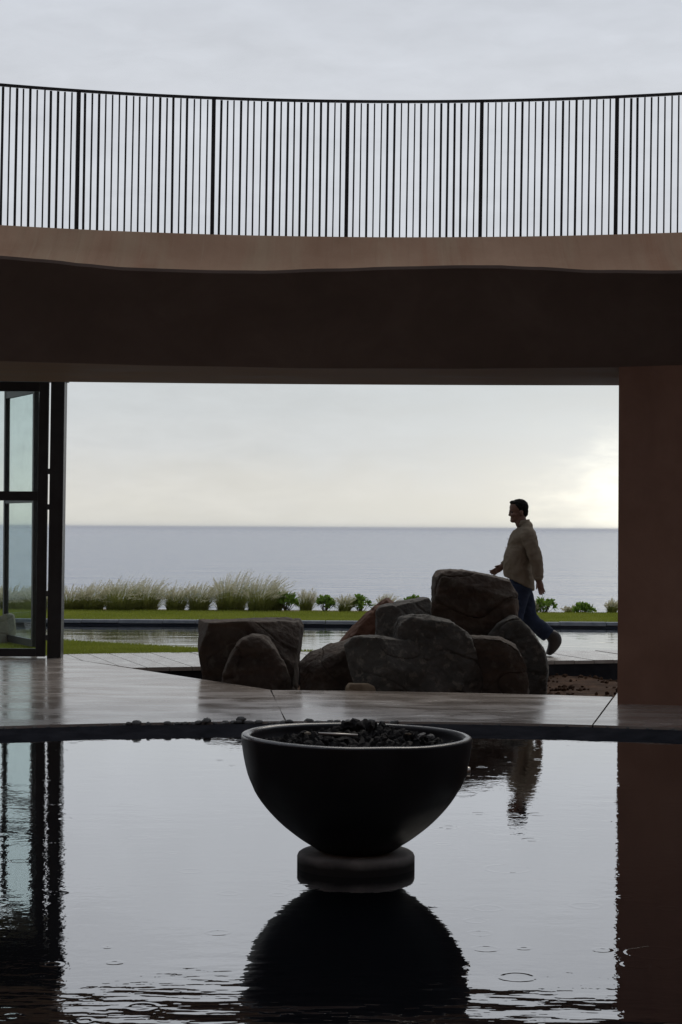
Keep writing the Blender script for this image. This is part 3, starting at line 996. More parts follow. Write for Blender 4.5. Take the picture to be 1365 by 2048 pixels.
B = 1395
rock('boulder', 'large dark block-shaped boulder with a flat top, leftmost in the bed', [(408, 1243), (500, 1239), (597, 1243), (600, 1258), (593, 1320), (592, B), (412, B), (410, 1300)], 18.1, .40, M['rock_brown'], 1, amp=.012, front=.99, back=.97, drop=.005, cuts_=0, planes=1)
rock('boulder', 'small pointed grey-brown boulder in front of the flat-topped block', [(448, 1340), (458, 1310), (482, 1282), (506, 1272), (528, 1276), (543, 1300), (566, 1328), (576, 1352), (576, B), (442, B)], 17.3, .26, M['rock_brown'], 2, amp=.020, front=.92, drop=.12)
rock('boulder', 'smooth rounded brown boulder sloping down to the left of the heap', [(600, 1327), (622, 1306), (660, 1289), (700, 1277), (770, 1272), (830, 1290), (830, B), (600, B)], 17.5, .42, M['rock_brown'], 3, amp=.016, smooth_iter=10, front=.8, drop=.35, planes=0)
rock('boulder', 'rust red boulder leaning behind the middle of the heap', [(680, 1284), (700, 1268), (722, 1245), (748, 1212), (770, 1198), (788, 1196), (798, 1212), (812, B), (680, B)], 18.5, .3, M['rock_red'], 4, amp=.014, smooth_iter=3)
rock('boulder', 'dark angular boulder low at the middle front of the heap', [(693, 1290), (708, 1275), (755, 1271), (820, 1280), (850, 1300), (862, B), (728, B), (703, 1345)], 16.75, .27, M['rock_grey'], 5, amp=.014, front=.99, drop=.03, cuts_=2, chip=.03, planes=4)
rock('boulder', 'grey angular boulder with a sharp beak pointing right on the heap', [(752, 1222), (760, 1211), (800, 1206), (838, 1200), (858, 1196), (862, 1206), (855, 1240), (850, B), (750, B)], 17.65, .3, M['rock_grey'], 6, amp=.011, front=.99, drop=.02, cuts_=0, planes=2)
rock('boulder', 'broad grey veined boulder at the front centre of the heap', [(794, 1262), (803, 1238), (850, 1234), (905, 1246), (934, 1268), (950, 1310), (966, B), (764, B), (780, 1320)], 16.95, .40, M['rock_grey'], 17, amp=.022, front=.99, drop=.05, cuts_=3, chip=.03, planes=5)
rock('boulder', 'tallest dark brown slab boulder standing at the back of the heap', [(868, 1154), (873, 1142), (896, 1138), (930, 1142), (958, 1149), (985, 1155), (1014, 1160), (1024, 1185), (1030, 1235), (1034, B), (864, B), (866, 1230)], 18.5, .36, M['rock_brown'], 8, amp=.017, front=.99, drop=.01, cuts_=1, chip=.015, planes=1)
rock('boulder', 'grey boulder with a pale tilted top facet beside the walking person', [(966, 1282), (1000, 1246), (1035, 1233), (1064, 1262), (1086, 1295), (1098, 1335), (1094, B), (950, B)], 17.75, .42, M['rock_grey'], 9, amp=.012, front=.85, drop=.22, planes=5)
rock('boulder', 'dark brown boulder low at the right front of the heap', [(920, 1300), (945, 1272), (1000, 1274), (1030, 1290), (1046, 1330), (1056, B), (905, B)], 17.05, .3, M['rock_brown'], 10, amp=.016, front=.97, drop=.08, planes=4)
rock('stone', 'small pale stone lying low in front of the heap at the floor edge', [(692, 1376), (700, 1368), (716, 1370), (735, 1368), (750, 1374), (752, 1390), (690, 1390)], 16.3, .07, M['rock_pale'], 11, amp=.008, voxel=.008, base=-.13, cat='stone', group='loose stones', smooth_iter=3)
rock('boulder', 'cream boulder on the lawn seen through the glass door', [(2, 1232), (12, 1226), (26, 1228), (30, 1240), (27, 1262), (16, 1272), (-14, 1272), (-14, 1240)], 22.6, .2, M['boulder_cream'], 12, amp=.012, base=-.05, group='loose stones', smooth_iter=3)

# clods and small stones in the bed
def ico(sub=1):
    bm = bmesh.new()
    bmesh.ops.create_icosphere(bm, subdivisions=sub, radius=1)
    v = np.array([x.co[:] for x in bm.verts]); f = [[x.index for x in fc.verts] for fc in bm.faces]
    bm.free()
    return v, f
ICO_V, ICO_F = ico(1)

def clods():
    V, F = [], []
    rr = np.random.default_rng(4)
    for k in range(900):
        x, y = rr.uniform(-1.9, 5.0), rr.uniform(16.0, 20.3)
        if x < 1.6 and rr.random() < .6: x = rr.uniform(1.5, 4.0)
        edge = 18.67 + (x + 2.1) * (20.24 - 18.67) / 5.14
        if y > edge - .05: continue
        if x < -.6 and y < 16.2 + (-.6 - x) * 1.585 + .1: continue
        s = rr.uniform(.008, .03) * (1.5 if rr.random() < .1 else 1)
        v = ICO_V * (1 + rr.normal(0, .16, (len(ICO_V), 1))) * s * rr.uniform(.7, 1.2, 3)
        b = len(V) and sum(len(a) for a in V)
        V.append(v + np.array((x, y, soil_z(x, y) + s * .3)))
        F += [[i + b for i in f] for f in ICO_F]
    o = mesh('soil_clods', np.concatenate(V).tolist(), F, M['soil'])
    tag(o, 'loose clods of reddish soil in the planting bed', 'soil', kind='stuff')
clods()

# ================================================================== PEBBLES
def pebble_meshes(n, mat, name, flat=(.5, .75), rough=.06, sub=2):
    v0, f0 = ico(sub)
    out = []
    rr = np.random.default_rng(8)
    for k in range(n):
        s = np.array((1, rr.uniform(.65, .95), rr.uniform(*flat)))
        d = np.array([1 + rough * 2 * noise.noise(Vector(p) * 1.2 + Vector((k * 5, 0, 0))) + rough * noise.noise(Vector(p) * 3 + Vector((k * 9, 2, 0))) for p in v0])
        me = bpy.data.meshes.new(name)
        me.from_pydata((v0 * d[:, None] * s).tolist(), [], f0)
        me.polygons.foreach_set('use_smooth', [True] * len(f0))
        me.materials.append(mat)
        out.append(me)
    return out

def pebbles():
    ms = pebble_meshes(9, M['pebble'], 'pebble', flat=(.38, .62), rough=.12)
    rr = random.Random(21)
    def put(d, r, s, z, label, group='pebbles in the channel along the pool ledge', tilt=0):
        o = bpy.data.objects.new('pebble', rr.choice(ms))
        col.objects.link(o)
        x, y = pol(pool_r(r, d), d)
        o.location = (x, y, z)
        o.scale = (s, s, s)
        o.rotation_euler = (rr.uniform(-.2, .2) + tilt, rr.uniform(-.2, .2), rr.uniform(0, 6.3))
        tag(o, label, 'pebble', group)
    d = -21.5
    while d < 19.5:
        dens = 1.0 if -14 < d < 1.5 else .35
        s = rr.choice((rr.uniform(.014, .024), rr.uniform(.026, .042))) if dens > .5 else rr.uniform(.009, .018)
        if rr.random() < (.95 if dens > .5 else .45):
            put(d, 7.545 + rr.uniform(-.02, .05), s, -.022 + s * .45, 'small dark grey pebble lying in the row along the pool ledge')
        d += math.degrees(s * 1.75 / 7.54) * rr.uniform(.7, 1.25)
    b = lambda px: math.degrees(math.atan2(at(px, 1443, 13.4).x - CX, 13.45 - CY))
    put(b(415), 7.55, .042, .012, 'largest round grey pebble in the row left of the bowl')
    put(b(484), 7.55, .040, .020, 'flat grey pebble tilted on top of another beside the bowl', tilt=.1)
    put(b(478), 7.54, .036, .0, 'grey pebble under the tilted flat one beside the bowl')
pebbles()

# ================================================================== FIRE BOWL
BX, BY = at(713.5, 1500, 8.1).x, 8.1
def lathe(prof, n=96, close=True):
    bm = bmesh.new()
    rings = []
    for r, z in prof:
        if r < 1e-5:
            rings.append([bm.verts.new((0, 0, z))])
        else:
            rings.append([bm.verts.new((r * math.cos(2 * math.pi * i / n), r * math.sin(2 * math.pi * i / n), z)) for i in range(n)])
    for a, b in zip(rings, rings[1:]):
        for i in range(n):
            j = (i + 1) % n
            if len(a) == 1 and len(b) == 1: continue
            if len(a) == 1: bm.faces.new((a[0], b[j], b[i]))
            elif len(b) == 1: bm.faces.new((a[i], a[j], b[0]))
            else: bm.faces.new((a[i], a[j], b[j], b[i]))
    return bm

def fire_bowl():
    root = empty('fire_bowl', (BX, BY, WZ))
    tag(root, 'large black glazed round fire bowl on a low base in the pool', 'fire bowl')
    key = [(.0, .006), (.10, .008), (.165, .018), (.205, .042), (.262, .080), (.341, .145), (.417, .231), (.467, .320), (.489, .396), (.500, .46), (.504, .500), (.5025, .512), (.495, .5175), (.480, .5185), (.470, .514), (.464, .504), (.458, .47), (.43, .42), (.40, .38), (0, .37)]
    # refine with Catmull-Rom
    prof = []
    for i in range(len(key) - 1):
        p0, p1, p2, p3 = [Vector(key[max(0, min(len(key) - 1, i + k))]) for k in (-1, 0, 1, 2)]
        for t in (0, .25, .5, .75):
            q = .5 * ((2 * p1) + (p2 - p0) * t + (2 * p0 - 5 * p1 + 4 * p2 - p3) * t * t + (3 * p1 - p0 - 3 * p2 + p3) * t ** 3)
            prof.append((max(q.x, 0), q.y))
    prof[0] = (0, key[0][1]); prof.append(key[-1])
    bm = lathe([(r, z - WZ) for r, z in prof])
    for v in bm.verts:
        r = math.hypot(v.co.x, v.co.y)
        if r > .05:
            k = 1 + .0035 * noise.noise((v.co.x * 3, v.co.y * 3, v.co.z * 3))
            v.co.x *= k; v.co.y *= k
            v.co.z += .003 * noise.noise((v.co.x * 4, v.co.y * 4, 7)) + (-.012 * v.co.x if v.co.z > .35 else 0)
    for fc in bm.faces:
        cm = fc.calc_center_median()
        if cm.z > .572 and math.hypot(cm.x, cm.y) > .462: fc.material_index = 1
    shell = from_bm('bowl_shell', bm, M['bowl'], root, smooth=True)
    shell.data.materials.append(M['bowl_rim'])
    bm = lathe([(0, -.3), (.256, -.3), (.257, -.07), (.257, -.012), (.252, .000), (.242, .007), (.225, .009), (0, .009)])
    for v in bm.verts: v.co.z -= WZ
    b = from_bm('bowl_base', bm, M['base'], root, smooth=True)
    for p in b.data.polygons:
        pass
    # spout on the right flank
    sp = lathe([(0, -.012), (.020, -.012), (.021, 0), (.019, .010), (.012, .012), (.011, .0), (0, .0)], 20)
    bmesh.ops.rotate(sp, cent=(0, 0, 0), matrix=Matrix.Rotation(R(90), 3, 'Y'), verts=sp.verts)
    q = at(937, 1541, BY)
    o = from_bm('spout', sp, M['steel'], shell, smooth=True)
    o.location = (q.x - BX - .004, -.03, q.z - WZ)
    # gas burner pipe
    p1, p2 = at(637, 1467, BY - .10), at(716, 1471, BY - .10)
    bm = bmesh.new()
    d = (p2 - p1)
    bmesh.ops.create_cone(bm, cap_ends=True, segments=12, radius1=.0065, radius2=.0065, depth=d.length)
    bmesh.ops.transform(bm, matrix=Matrix.Translation((p1 + p2) / 2 - Vector((BX, BY, WZ))) @ d.to_track_quat('Z', 'Y').to_matrix().to_4x4(), verts=bm.verts)
    from_bm('burner_pipe', bm, M['steel'], root, smooth=True)
    # lava rock filling
    ms = []
    v0, f0 = ico(2)
    rr = np.random.default_rng(31)
    for k in range(8):
        s = np.array((1.1, rr.uniform(.6, 1), rr.uniform(.55, .9)))
        dd = np.array([1 + .55 * noise.noise(Vector(p) * 1.4 + Vector((k * 5, 0, 0))) + .38 * noise.noise(Vector(p) * 3.1 + Vector((k * 9, 2, 0))) for p in v0])
        me = bpy.data.meshes.new('lava_rock')
        me.from_pydata((v0 * dd[:, None] * s).tolist(), [], f0)
        ms.append(me)
    def top(x, y):
        r = math.hypot(x, y)
        return .478 + .075 * math.exp(-((x - .03) ** 2 + (y - .15) ** 2) / .03) + .018 * noise.noise((x * 5, y * 5, 1)) - .02 * max(0, r - .3) / .15
    bmf = lathe([(0, .40), (.20, .40), (.30, .40), (.40, .395), (.44, .39)], 40)
    for v in bmf.verts: v.co.z = top(v.co.x, v.co.y) - .03
    f = from_bm('lava_bed', bmf, M['lava'], smooth=True)
    f.location = (BX, BY, 0)
    tag(f, 'fine black lava gravel filling the fire bowl', 'gravel', kind='stuff')
    ra = random.Random(77)
    placed = []
    tries = 0
    while len(placed) < 260 and tries < 20000:
        tries += 1
        a, r = ra.uniform(0, 6.283), .432 * math.sqrt(ra.random())
        x, y = r * math.cos(a), r * math.sin(a)
        s = ra.uniform(.014, .027)
        if any((x - u) ** 2 + (y - w_) ** 2 < (.72 * (s + t)) ** 2 for u, w_, t in placed): continue
        placed.append((x, y, s))
        me = ra.choice(ms)
        if not me.materials: me.materials.append(M['lava'])
        o = bpy.data.objects.new('lava_rock', me)
        col.objects.link(o)
        o.location = (BX + x, BY + y, top(x, y) - .012 + s * ra.uniform(.1, .55))
        o.scale = (s, s, s)
        o.rotation_euler = (ra.uniform(0, 6), ra.uniform(0, 6), ra.uniform(0, 6))
        tag(o, 'small black lava rock heaped inside the fire bowl', 'rock', 'lava rocks in the fire bowl')
    def special(px, py, dy, s, mat, label):
        q = at(px, py, BY + dy)
        me = ms[1].copy(); me.materials.clear(); me.materials.append(mat)
        o = bpy.data.objects.new('lava_rock', me)
        col.objects.link(o)
        o.location = q
        o.scale = (s * 1.3, s, s * .7)
        o.rotation_euler = (.2, .1, ra.uniform(0, 6))
        tag(o, label, 'rock', 'pale rocks in the fire bowl')
    special(843, 1472, -.05, .022, M['lava_grey'], 'ash grey rock at the right inside the fire bowl')
    special(862, 1473, -.05, .016, M['lava_grey'], 'smaller ash grey rock right of the other one in the fire bowl')
    special(817, 1468, -.05, .009, M['boulder_cream'], 'tiny whitish chip among the black rocks, right of the burner pipe')
    special(616, 1466, -.1, .010, M['boulder_cream'], 'tiny whitish chip at the left end of the burner pipe')
fire_bowl()

# ================================================================== PLANTS
def grass_clump(name, label, px, hw, top, y, base_py=1222, seed=0, green=1.0):
    rr = np.random.default_rng(seed + 100)
    q = at(px, base_py, y)
    h = at(px, top, y).z - at(px, base_py, y).z
    w = hw / FPX * y
    gz = -.03
    root = empty(name, (q.x, y, gz))
    tag(root, label, 'grass clump', 'fountain grass clumps along the lawn edge')
    w *= 1.14 if px < 540 else 1.0
    n = int(720 * min(1.7, (w / .25)) * green) + 150
    V, F = [], []
    k = 0
    wind = rr.uniform(.10, .30) * h
    def arc(bx, by, dirx, diry, length, bend, steps):
        pts = []
        for i in range(steps + 1):
            t = i / steps
            out = bend * t ** 1.8
            pts.append((bx + dirx * out + wind * t ** 2 * (length / h), by + diry * out, length * (t - min(.55, .38 * bend / max(length, .01)) * t ** 2.6)))
        return pts
    for i in range(n):
        a = rr.uniform(0, 2 * math.pi); rb = .58 * w * math.sqrt(rr.random())
        bx, by = rb * math.cos(a), rb * math.sin(a)
        L = h * (rr.uniform(.45, .95) if rr.random() > .3 else rr.uniform(.25, .55))
        bend = w * abs(rr.normal(.62, .42))
        a2 = a + rr.normal(0, .5)
        pts = arc(bx, by, math.cos(a2), math.sin(a2), L, bend, 4)
        wd = rr.uniform(.003, .006)
        ta = rr.uniform(0, math.pi); tx, ty = math.cos(ta) * wd, math.sin(ta) * wd
        for j, p in enumerate(pts):
            s = (1 - j / 4.3)
            V.append((p[0] - tx * s, p[1] - ty * s, p[2])); V.append((p[0] + tx * s, p[1] + ty * s, p[2]))
        for j in range(4):
            b = k + j * 2
            F.append((b, b + 1, b + 3, b + 2))
        k += 10
    o = mesh('blades', V, F, M['grass'], root)
    V, F = [], []
    k = 0
    npl = int(80 * w / .25) + 12
    for i in range(npl):
        a = rr.uniform(0, 2 * math.pi); rb = .55 * w * math.sqrt(rr.random())
        L = h * rr.uniform(.66, 1.10)
        a2 = a + rr.normal(0, .4)
        pts = arc(rb * math.cos(a), rb * math.sin(a), math.cos(a2), math.sin(a2), L, w * abs(rr.normal(.65, .5)), 10)
        pl = pts[6:]
        nh = 46
        for hh in range(nh):
            t = rr.random() * (len(pl) - 1.001)
            j = int(t); u = t - j
            c = [pl[j][m] * (1 - u) + pl[j + 1][m] * u for m in range(3)]
            ax = [pl[j + 1][m] - pl[j][m] for m in range(3)]
            al = math.sqrt(sum(e * e for e in ax)) + 1e-6
            s = (1 - abs(t / (len(pl) - 1) - .4) * 1.1)
            ln = rr.uniform(.022, .05) * max(.35, s)
            dr = rr.normal(0, 1, 3) * .6 + np.array(ax) / al * 1.0
            dr = dr / np.linalg.norm(dr) * ln
            sd_ = rr.normal(0, 1, 3); sd_ = sd_ / np.linalg.norm(sd_) * .0042
            V += [(c[0] - sd_[0], c[1] - sd_[1], c[2] - sd_[2]), (c[0] + sd_[0], c[1] + sd_[1], c[2] + sd_[2]), (c[0] + dr[0], c[1] + dr[1], c[2] + dr[2])]
            F.append((k, k + 1, k + 2)); k += 3
    mesh('plumes', V, F, M['plume'], root)

def shrub(label, px, hw, top, y, base_py=1221, seed=0):
    rr = np.random.default_rng(seed + 500)
    q = at(px, base_py, y)
    h = at(px, top, y).z - q.z
    w = hw / FPX * y
    root = empty('leafy_shrub', (q.x, y, -.03))
    tag(root, label, 'shrub', 'leafy shrubs along the lawn edge')
    V, F, SV, SF = [], [], [], []
    k = 0; sk = 0
    nb = 24
    for i in range(nb):
        a = rr.uniform(0, 2 * math.pi)
        el = rr.uniform(.15, 1.35)
        rad = rr.uniform(.72, 1.0)
        tip = np.array((w * .9 * rad * math.cos(el) * math.cos(a), w * .9 * rad * math.cos(el) * math.sin(a), h * (.32 + .62 * rad * math.sin(el))))
        # stem
        b0 = np.array((rr.normal(0, .015), rr.normal(0, .015), 0))
        mid = b0 * .5 + tip * .5 + np.array((0, 0, -.06 * h))
        for (p, r_) in ((b0, .007), (mid, .005), (tip, .003)):
            for t in range(4):
                SV.append((p[0] + r_ * math.cos(t * 1.57), p[1] + r_ * math.sin(t * 1.57), p[2]))
        for s in range(2):
            for t in range(4):
                c0 = sk + s * 4
                SF.append((c0 + t, c0 + (t + 1) % 4, c0 + 4 + (t + 1) % 4, c0 + 4 + t))
        sk += 12
        up = tip - np.array((0, 0, h * .25)); up = up / (np.linalg.norm(up) + 1e-6)
        for lf in range(10):
            b = rr.normal(0, 1, 3); b -= up * b.dot(up); b /= np.linalg.norm(b)
            spread = rr.uniform(.35, 1.2)
            d = up * (1.1 - spread * .6) + b * spread
            d /= np.linalg.norm(d)
            L = rr.uniform(.065, .11)
            side = np.cross(d, up + rr.normal(0, .2, 3)); side /= np.linalg.norm(side) + 1e-6
            nrm = np.cross(side, d)
            o = tip - up * rr.uniform(0, .05)
            wd = L * .24
            pts = [o, o + d * L * .55 - side * wd * .8 + nrm * .003, o + d * L - side * wd * .6 - nrm * .006, o + d * L * 1.06 - nrm * .008, o + d * L + side * wd * .6 - nrm * .006, o + d * L * .55 + side * wd * .8 + nrm * .003]
            V += [tuple(p) for p in pts]
            F += [(k, k + 1, k + 2, k + 3), (k, k + 3, k + 4, k + 5)]
            k += 6
    mesh('foliage', V, F, M['leaf'], root)
    mesh('stems', SV, SF, M['stem'], root)

GY = 31.7
clump_list = [
    (-30, 34, 1172, 'fountain grass clump seen through the far left of the glass door'),
    (25, 34, 1168, 'fountain grass clump seen through the middle of the glass door'),
    (72, 32, 1170, 'fountain grass clump seen through the glass beside the door stile'),
    (140, 34, 1168, 'fountain grass clump emerging right beside the black door post'),
    (185, 32, 1162, 'fountain grass clump second from the black door post'),
    (240, 40, 1150, 'tall fountain grass clump third from the black door post'),
    (291, 34, 1156, 'fountain grass clump fourth from the post, left of the gap'),
    (351, 25, 1163, 'fountain grass clump just right of the gap in the hedge'),
    (397, 28, 1160, 'fountain grass clump with bright plumes above the flat-topped block'),
    (462, 40, 1140, 'tallest wide fountain grass clump above the flat-topped block'),
    (519, 33, 1146, 'tall fountain grass clump next to the leftmost leafy shrub'),
    (552, 20, 1170, 'low green fountain grass clump touching the leftmost leafy shrub'),
    (612, 19, 1175, 'small fountain grass clump between the two left leafy shrubs'),
    (690, 18, 1184, 'small fountain grass clump between the second and third leafy shrubs'),
    (769, 18, 1184, 'small fountain grass clump peeking over the rust red boulder'),
    (868, 12, 1190, 'thin fountain grass clump just left of the tallest boulder'),
    (1066, 15, 1194, 'small fountain grass clump behind the walking person'),
    (1139, 13, 1206, 'smallest fountain grass clump between the two right shrubs'),
    (1224, 15, 1188, 'small fountain grass clump beside the red wall'),
]
for i, (px, hw, top, lb) in enumerate(clump_list):
    grass_clump('fountain_grass', lb, px, hw, top, GY + .18 * math.sin(i * 2.3), seed=i)
for i, (px, hw, top, lb) in enumerate([
    (573, 25, 1178, 'upright leafy green shrub, leftmost of the shrubs'),
    (650, 23, 1189, 'round leafy green shrub on a short stem, second from the left'),
    (722, 24, 1188, 'yellow-green leafy shrub left of the rust red boulder'),
    (828, 22, 1187, 'leafy green shrub showing above the beaked grey boulder'),
    (1090, 24, 1190, 'round leafy green shrub just behind the walking person'),
    (1168, 23, 1202, 'low leafy green shrub nearest the red wall')]):
    shrub(lb, px, hw, top, GY - .1, seed=i)

# ================================================================== PERSON
PY = 20.75
def ring_frame(d):
    d = d.normalized()
    ref = Vector((0, 1, 0)) if abs(d.y) < .9 else Vector((1, 0, 0))
    u = ref.cross(d).normalized()     # in the picture plane
    v = d.cross(u).normalized()
    return u, v

def limb(bm, pts, n=20):
    """pts: list of (centre Vector, half width in picture plane, half depth); closed tube with rounded ends"""
    rings = []
    m = len(pts)
    for i, (c, a, b) in enumerate(pts):
        d = (pts[min(i + 1, m - 1)][0] - pts[max(i - 1, 0)][0])
        u, v = ring_frame(d)
        rings.append([bm.verts.new(c + u * a * math.cos(2 * math.pi * k / n) + v * b * math.sin(2 * math.pi * k / n)) for k in range(n)])
    for A, Bq in zip(rings, rings[1:]):
        for k in range(n):
            bm.faces.new((A[k], A[(k + 1) % n], Bq[(k + 1) % n], Bq[k]))
    bm.faces.new(rings[0][::-1]); bm.faces.new(rings[-1])

def dense(keys, sub=4):
    """smooth interpolation of (Vector, a, b) keys"""
    out = []
    for i in range(len(keys) - 1):
        k = [keys[max(0, min(len(keys) - 1, i + j))] for j in (-1, 0, 1, 2)]
        for s in range(sub):
            t = s / sub
            def cr(p0, p1, p2, p3):
                return .5 * ((2 * p1) + (p2 - p0) * t + (2 * p0 - 5 * p1 + 4 * p2 - p3) * t * t + (3 * p1 - p0 - 3 * p2 + p3) * t ** 3)
            out.append((cr(*[q[0] for q in k]), max(.002, cr(*[q[1] for q in k])), max(.002, cr(*[q[2] for q in k]))))
    out.append(keys[-1])
    return out

def ball(bm, c, rx, ry, rz, rot=None):
    m = Matrix.Translation(c) @ (rot.to_4x4() if rot else Matrix.Identity(4)) @ Matrix.Diagonal((rx, ry, rz, 1))
    bmesh.ops.create_uvsphere(bm, u_segments=20, v_segments=14, radius=1, matrix=m)

def person():
    def P(px, py, dy=0.0):
        q = at(px, py, PY)
        return Vector((q.x, PY + dy, q.z))
    S = PY / FPX               # metres per pixel here
    root = empty('person', (P(1050, 1310).x, PY, 0))
    tag(root, 'person in an untucked khaki shirt and jeans striding left behind the boulders', 'person')
    inv = Matrix.Translation(-root.location)

    def finish(name, bm, voxel, it, mat, disp=None, under=None):
        me = remeshed(bm, voxel, it)
        if disp:
            no = [Vector(x.vector) for x in me.vertex_normals]
            for v_, n_ in zip(me.vertices, no): v_.co += n_ * disp(v_.co)
        me.transform(inv)
        return link(name, me, mat, under or root, smooth=True)

    # -- ground contact: front foot sole at z=0 (deck), rear toe on deck
    hipN, hipF = P(1040, 1170, -.09), P(1042, 1170, .09)
    kneeN, ankN = P(1027, 1238, -.09), P(1004, 1293, -.09)
    kneeF, ankF = P(1062, 1238, .09), P(1105, 1277, .09)
    shN, shF = P(1053, 1068, -.19), P(1047, 1068, .19)
    elN, wrN = P(1068, 1116, -.235), P(1074, 1160, -.215)
    elF, wrF = P(1033, 1116, .215), P(1009, 1133, .20)

    def fingers(bm, wrist, dirv, curl, spread_axis, length=.185, thumb_side=-1):
        """palm and five separate fingers continuing from the wrist"""
        d = dirv.normalized()
        spread_axis = (spread_axis - d * spread_axis.dot(d)).normalized()
        palm_n = d.cross(spread_axis).normalized()
        pal = wrist + d * .05
        limb(bm, dense([(wrist - d * .05, .035, .034), (wrist + d * .015, .036, .034), (wrist + d * .06, .040, .034), (wrist + d * .095, .032, .030)], 3), 16)
        for i, (off, ln, r_) in enumerate(((-.031, .074, .0098), (-.0105, .084, .0100), (.0105, .078, .0098), (.030, .062, .0088))):
            base = wrist + d * .088 + spread_axis * off
            pts = []
            cur = base; dd = d + spread_axis * off * 3
            dd.normalize()
            pts.append((base - d * .02, r_, r_))
            for s_, f_ in enumerate((.42, .32, .26)):
                pts.append((cur.copy(), r_ * (1 - .06 * s_), r_ * (1 - .06 * s_)))
                cur = cur + dd * ln * f_
                dd = (dd + palm_n * curl).normalized()
            pts.append((cur, r_ * .72, r_ * .72))
            limb(bm, pts, 10)
        tb = wrist + d * .035 + spread_axis * (.034 * thumb_side)
        td = (d * .75 + spread_axis * .55 * thumb_side + palm_n * .35).normalized()
        limb(bm, [(tb - td * .02, .012, .012), (tb + td * .015, .0115, .0115), (tb + td * .04, .010, .010), (tb + td * .066, .008, .008)], 10)

    # -- body (one continuous surface)
    bm = bmesh.new()
    limb(bm, dense([(P(1044, 1172), .085, .13), (P(1042, 1150), .09, .14), (P(1040, 1120), .09, .13), (P(1042, 1085), .09, .15), (P(1048, 1062), .07, .15), (P(1046, 1052), .066, .07), (P(1042, 1043), .066, .062), (P(1040, 1028), .062, .058)]))
    # skull, jaw, nose, ears
    hc = P(1037, 1017.5)
    tilt = Matrix.Rotation(R(-4), 3, 'Y')
    ball(bm, hc + Vector((.002, 0, .010)), .102, .078, .092)
    ball(bm, P(1034.5, 1029), .076, .062, .082, Matrix.Rotation(R(12), 3, 'Y'))
    ball(bm, P(1027, 1041), .036, .036, .026)
    ball(bm, P(1022, 1026), .022, .015, .030)      # nose bridge
    ball(bm, P(1019.8, 1030), .016, .018, .013)    # nose tip
    ball(bm, P(1024, 1036.5), .018, .026, .008)      # lips
    ball(bm, P(1024.4, 1039), .018, .024, .007)
    ball(bm, P(1022, 1021), .018, .048, .011)        # brow
    for s in (-1, 1):
        ball(bm, P(1042, 1026, s * .077), .020, .012, .032, Matrix.Rotation(R(-10), 3, 'Y'))
        ball(bm, P(1025.5, 1030, s * .042), .024, .022, .02)   # cheek
    for sh, el, wr in ((shN, elN, wrN), (shF, elF, wrF)):
        limb(bm, dense([(sh, .05, .05), ((sh + el) / 2, .044, .044), (el, .037, .037), ((el * .6 + wr * .4), .037, .037), (wr, .026, .028)], 3))
    fingers(bm, wrN, P(1081, 1186, -.215) - wrN, .28, Vector((.9, .35, -.1)).normalized(), thumb_side=-1)
    fingers(bm, wrF, P(986, 1149, .19) - wrF, -.42, Vector((.45, .45, -.75)).normalized(), thumb_side=-1)
    for hp, kn, an in ((hipN, kneeN, ankN), (hipF, kneeF, ankF)):
        limb(bm, dense([(hp, .085, .085), ((hp + kn) / 2, .072, .07), (kn, .052, .052), (kn * .65 + an * .35, .055, .052), (an, .036, .036)], 3))
    footN = [(ankN + Vector((.01, 0, -.02)), .04, .036), (P(998, 1308, -.09), .036, .04), (P(978, 1311, -.09), .026, .042), (P(964, 1312, -.09), .018, .03)]
    limb(bm, footN, 14)
    toeF, heelF = P(1100, 1308, .09), P(1120, 1272, .09)
    limb(bm, [(ankF, .036, .036), (P(1112, 1283, .09), .04, .038), (P(1107, 1294, .09), .032, .04), (toeF, .02, .034)], 14)
    body = finish('body', bm, .0062, 2, M['skin'])

    # -- eyes
    eye, *_ = new_mat('eye', (.02, .015, .012), .2)
    for s in (-1, 1):
        bm = bmesh.new()
        ball(bm, P(1024.2, 1024.5, s * .034), .011, .012, .009)
        bmesh.ops.transform(bm, matrix=inv, verts=bm.verts)
        from_bm('eye', bm, eye, body, smooth=True)

    # -- hair
    bm = bmesh.new()
    ball(bm, hc + Vector((.012, 0, .022)), .104, .086, .090)
    ball(bm, P(1050, 1022), .040, .064, .070)
    bmesh.ops.bisect_plane(bm, geom=bm.verts[:] + bm.edges[:] + bm.faces[:], plane_co=P(1031, 1011), plane_no=Vector((-.80, 0, -.60)), clear_outer=True)
    bmesh.ops.holes_fill(bm, edges=bm.edges)
    ball(bm, P(1029, 1006), .048, .064, .026, Matrix.Rotation(R(8), 3, 'Y'))
    ball(bm, P(1023.5, 1005), .020, .042, .020)
    for s in (-1, 1): ball(bm, P(1037.5, 1016, s * .064), .018, .018, .040)   # sideburns
    finish('hair', bm, .006, 1, M['hair'], lambda c: .007 * noise.noise(c * 40) + .004 * noise.noise(c * 110), body)

    # -- shirt: torso, collar, two sleeves
    bm = bmesh.new()
    tors = [(P(1043, 1186), .140, .182), (P(1042, 1170), .148, .186), (P(1040, 1158), .154, .19), (P(1038, 1142), .162, .192), (P(1037, 1122), .166, .192), (P(1042, 1098), .158, .19), (P(1046, 1078), .138, .20), (P(1050, 1064), .112, .20), (P(1051, 1054), .085, .155), (P(1049, 1048), .066, .09), (P(1048, 1044), .060, .068)]
    limb(bm, dense(tors), 28)
    a_, b_ = P(1012, 1152), P(1064, 1179)
    dn = Vector(((b_ - a_).z, 0, -(b_ - a_).x)).normalized()
    bmesh.ops.bisect_plane(bm, geom=bm.verts[:] + bm.edges[:] + bm.faces[:], plane_co=a_, plane_no=dn if dn.z < 0 else -dn, clear_outer=True)
    bmesh.ops.holes_fill(bm, edges=bm.edges)
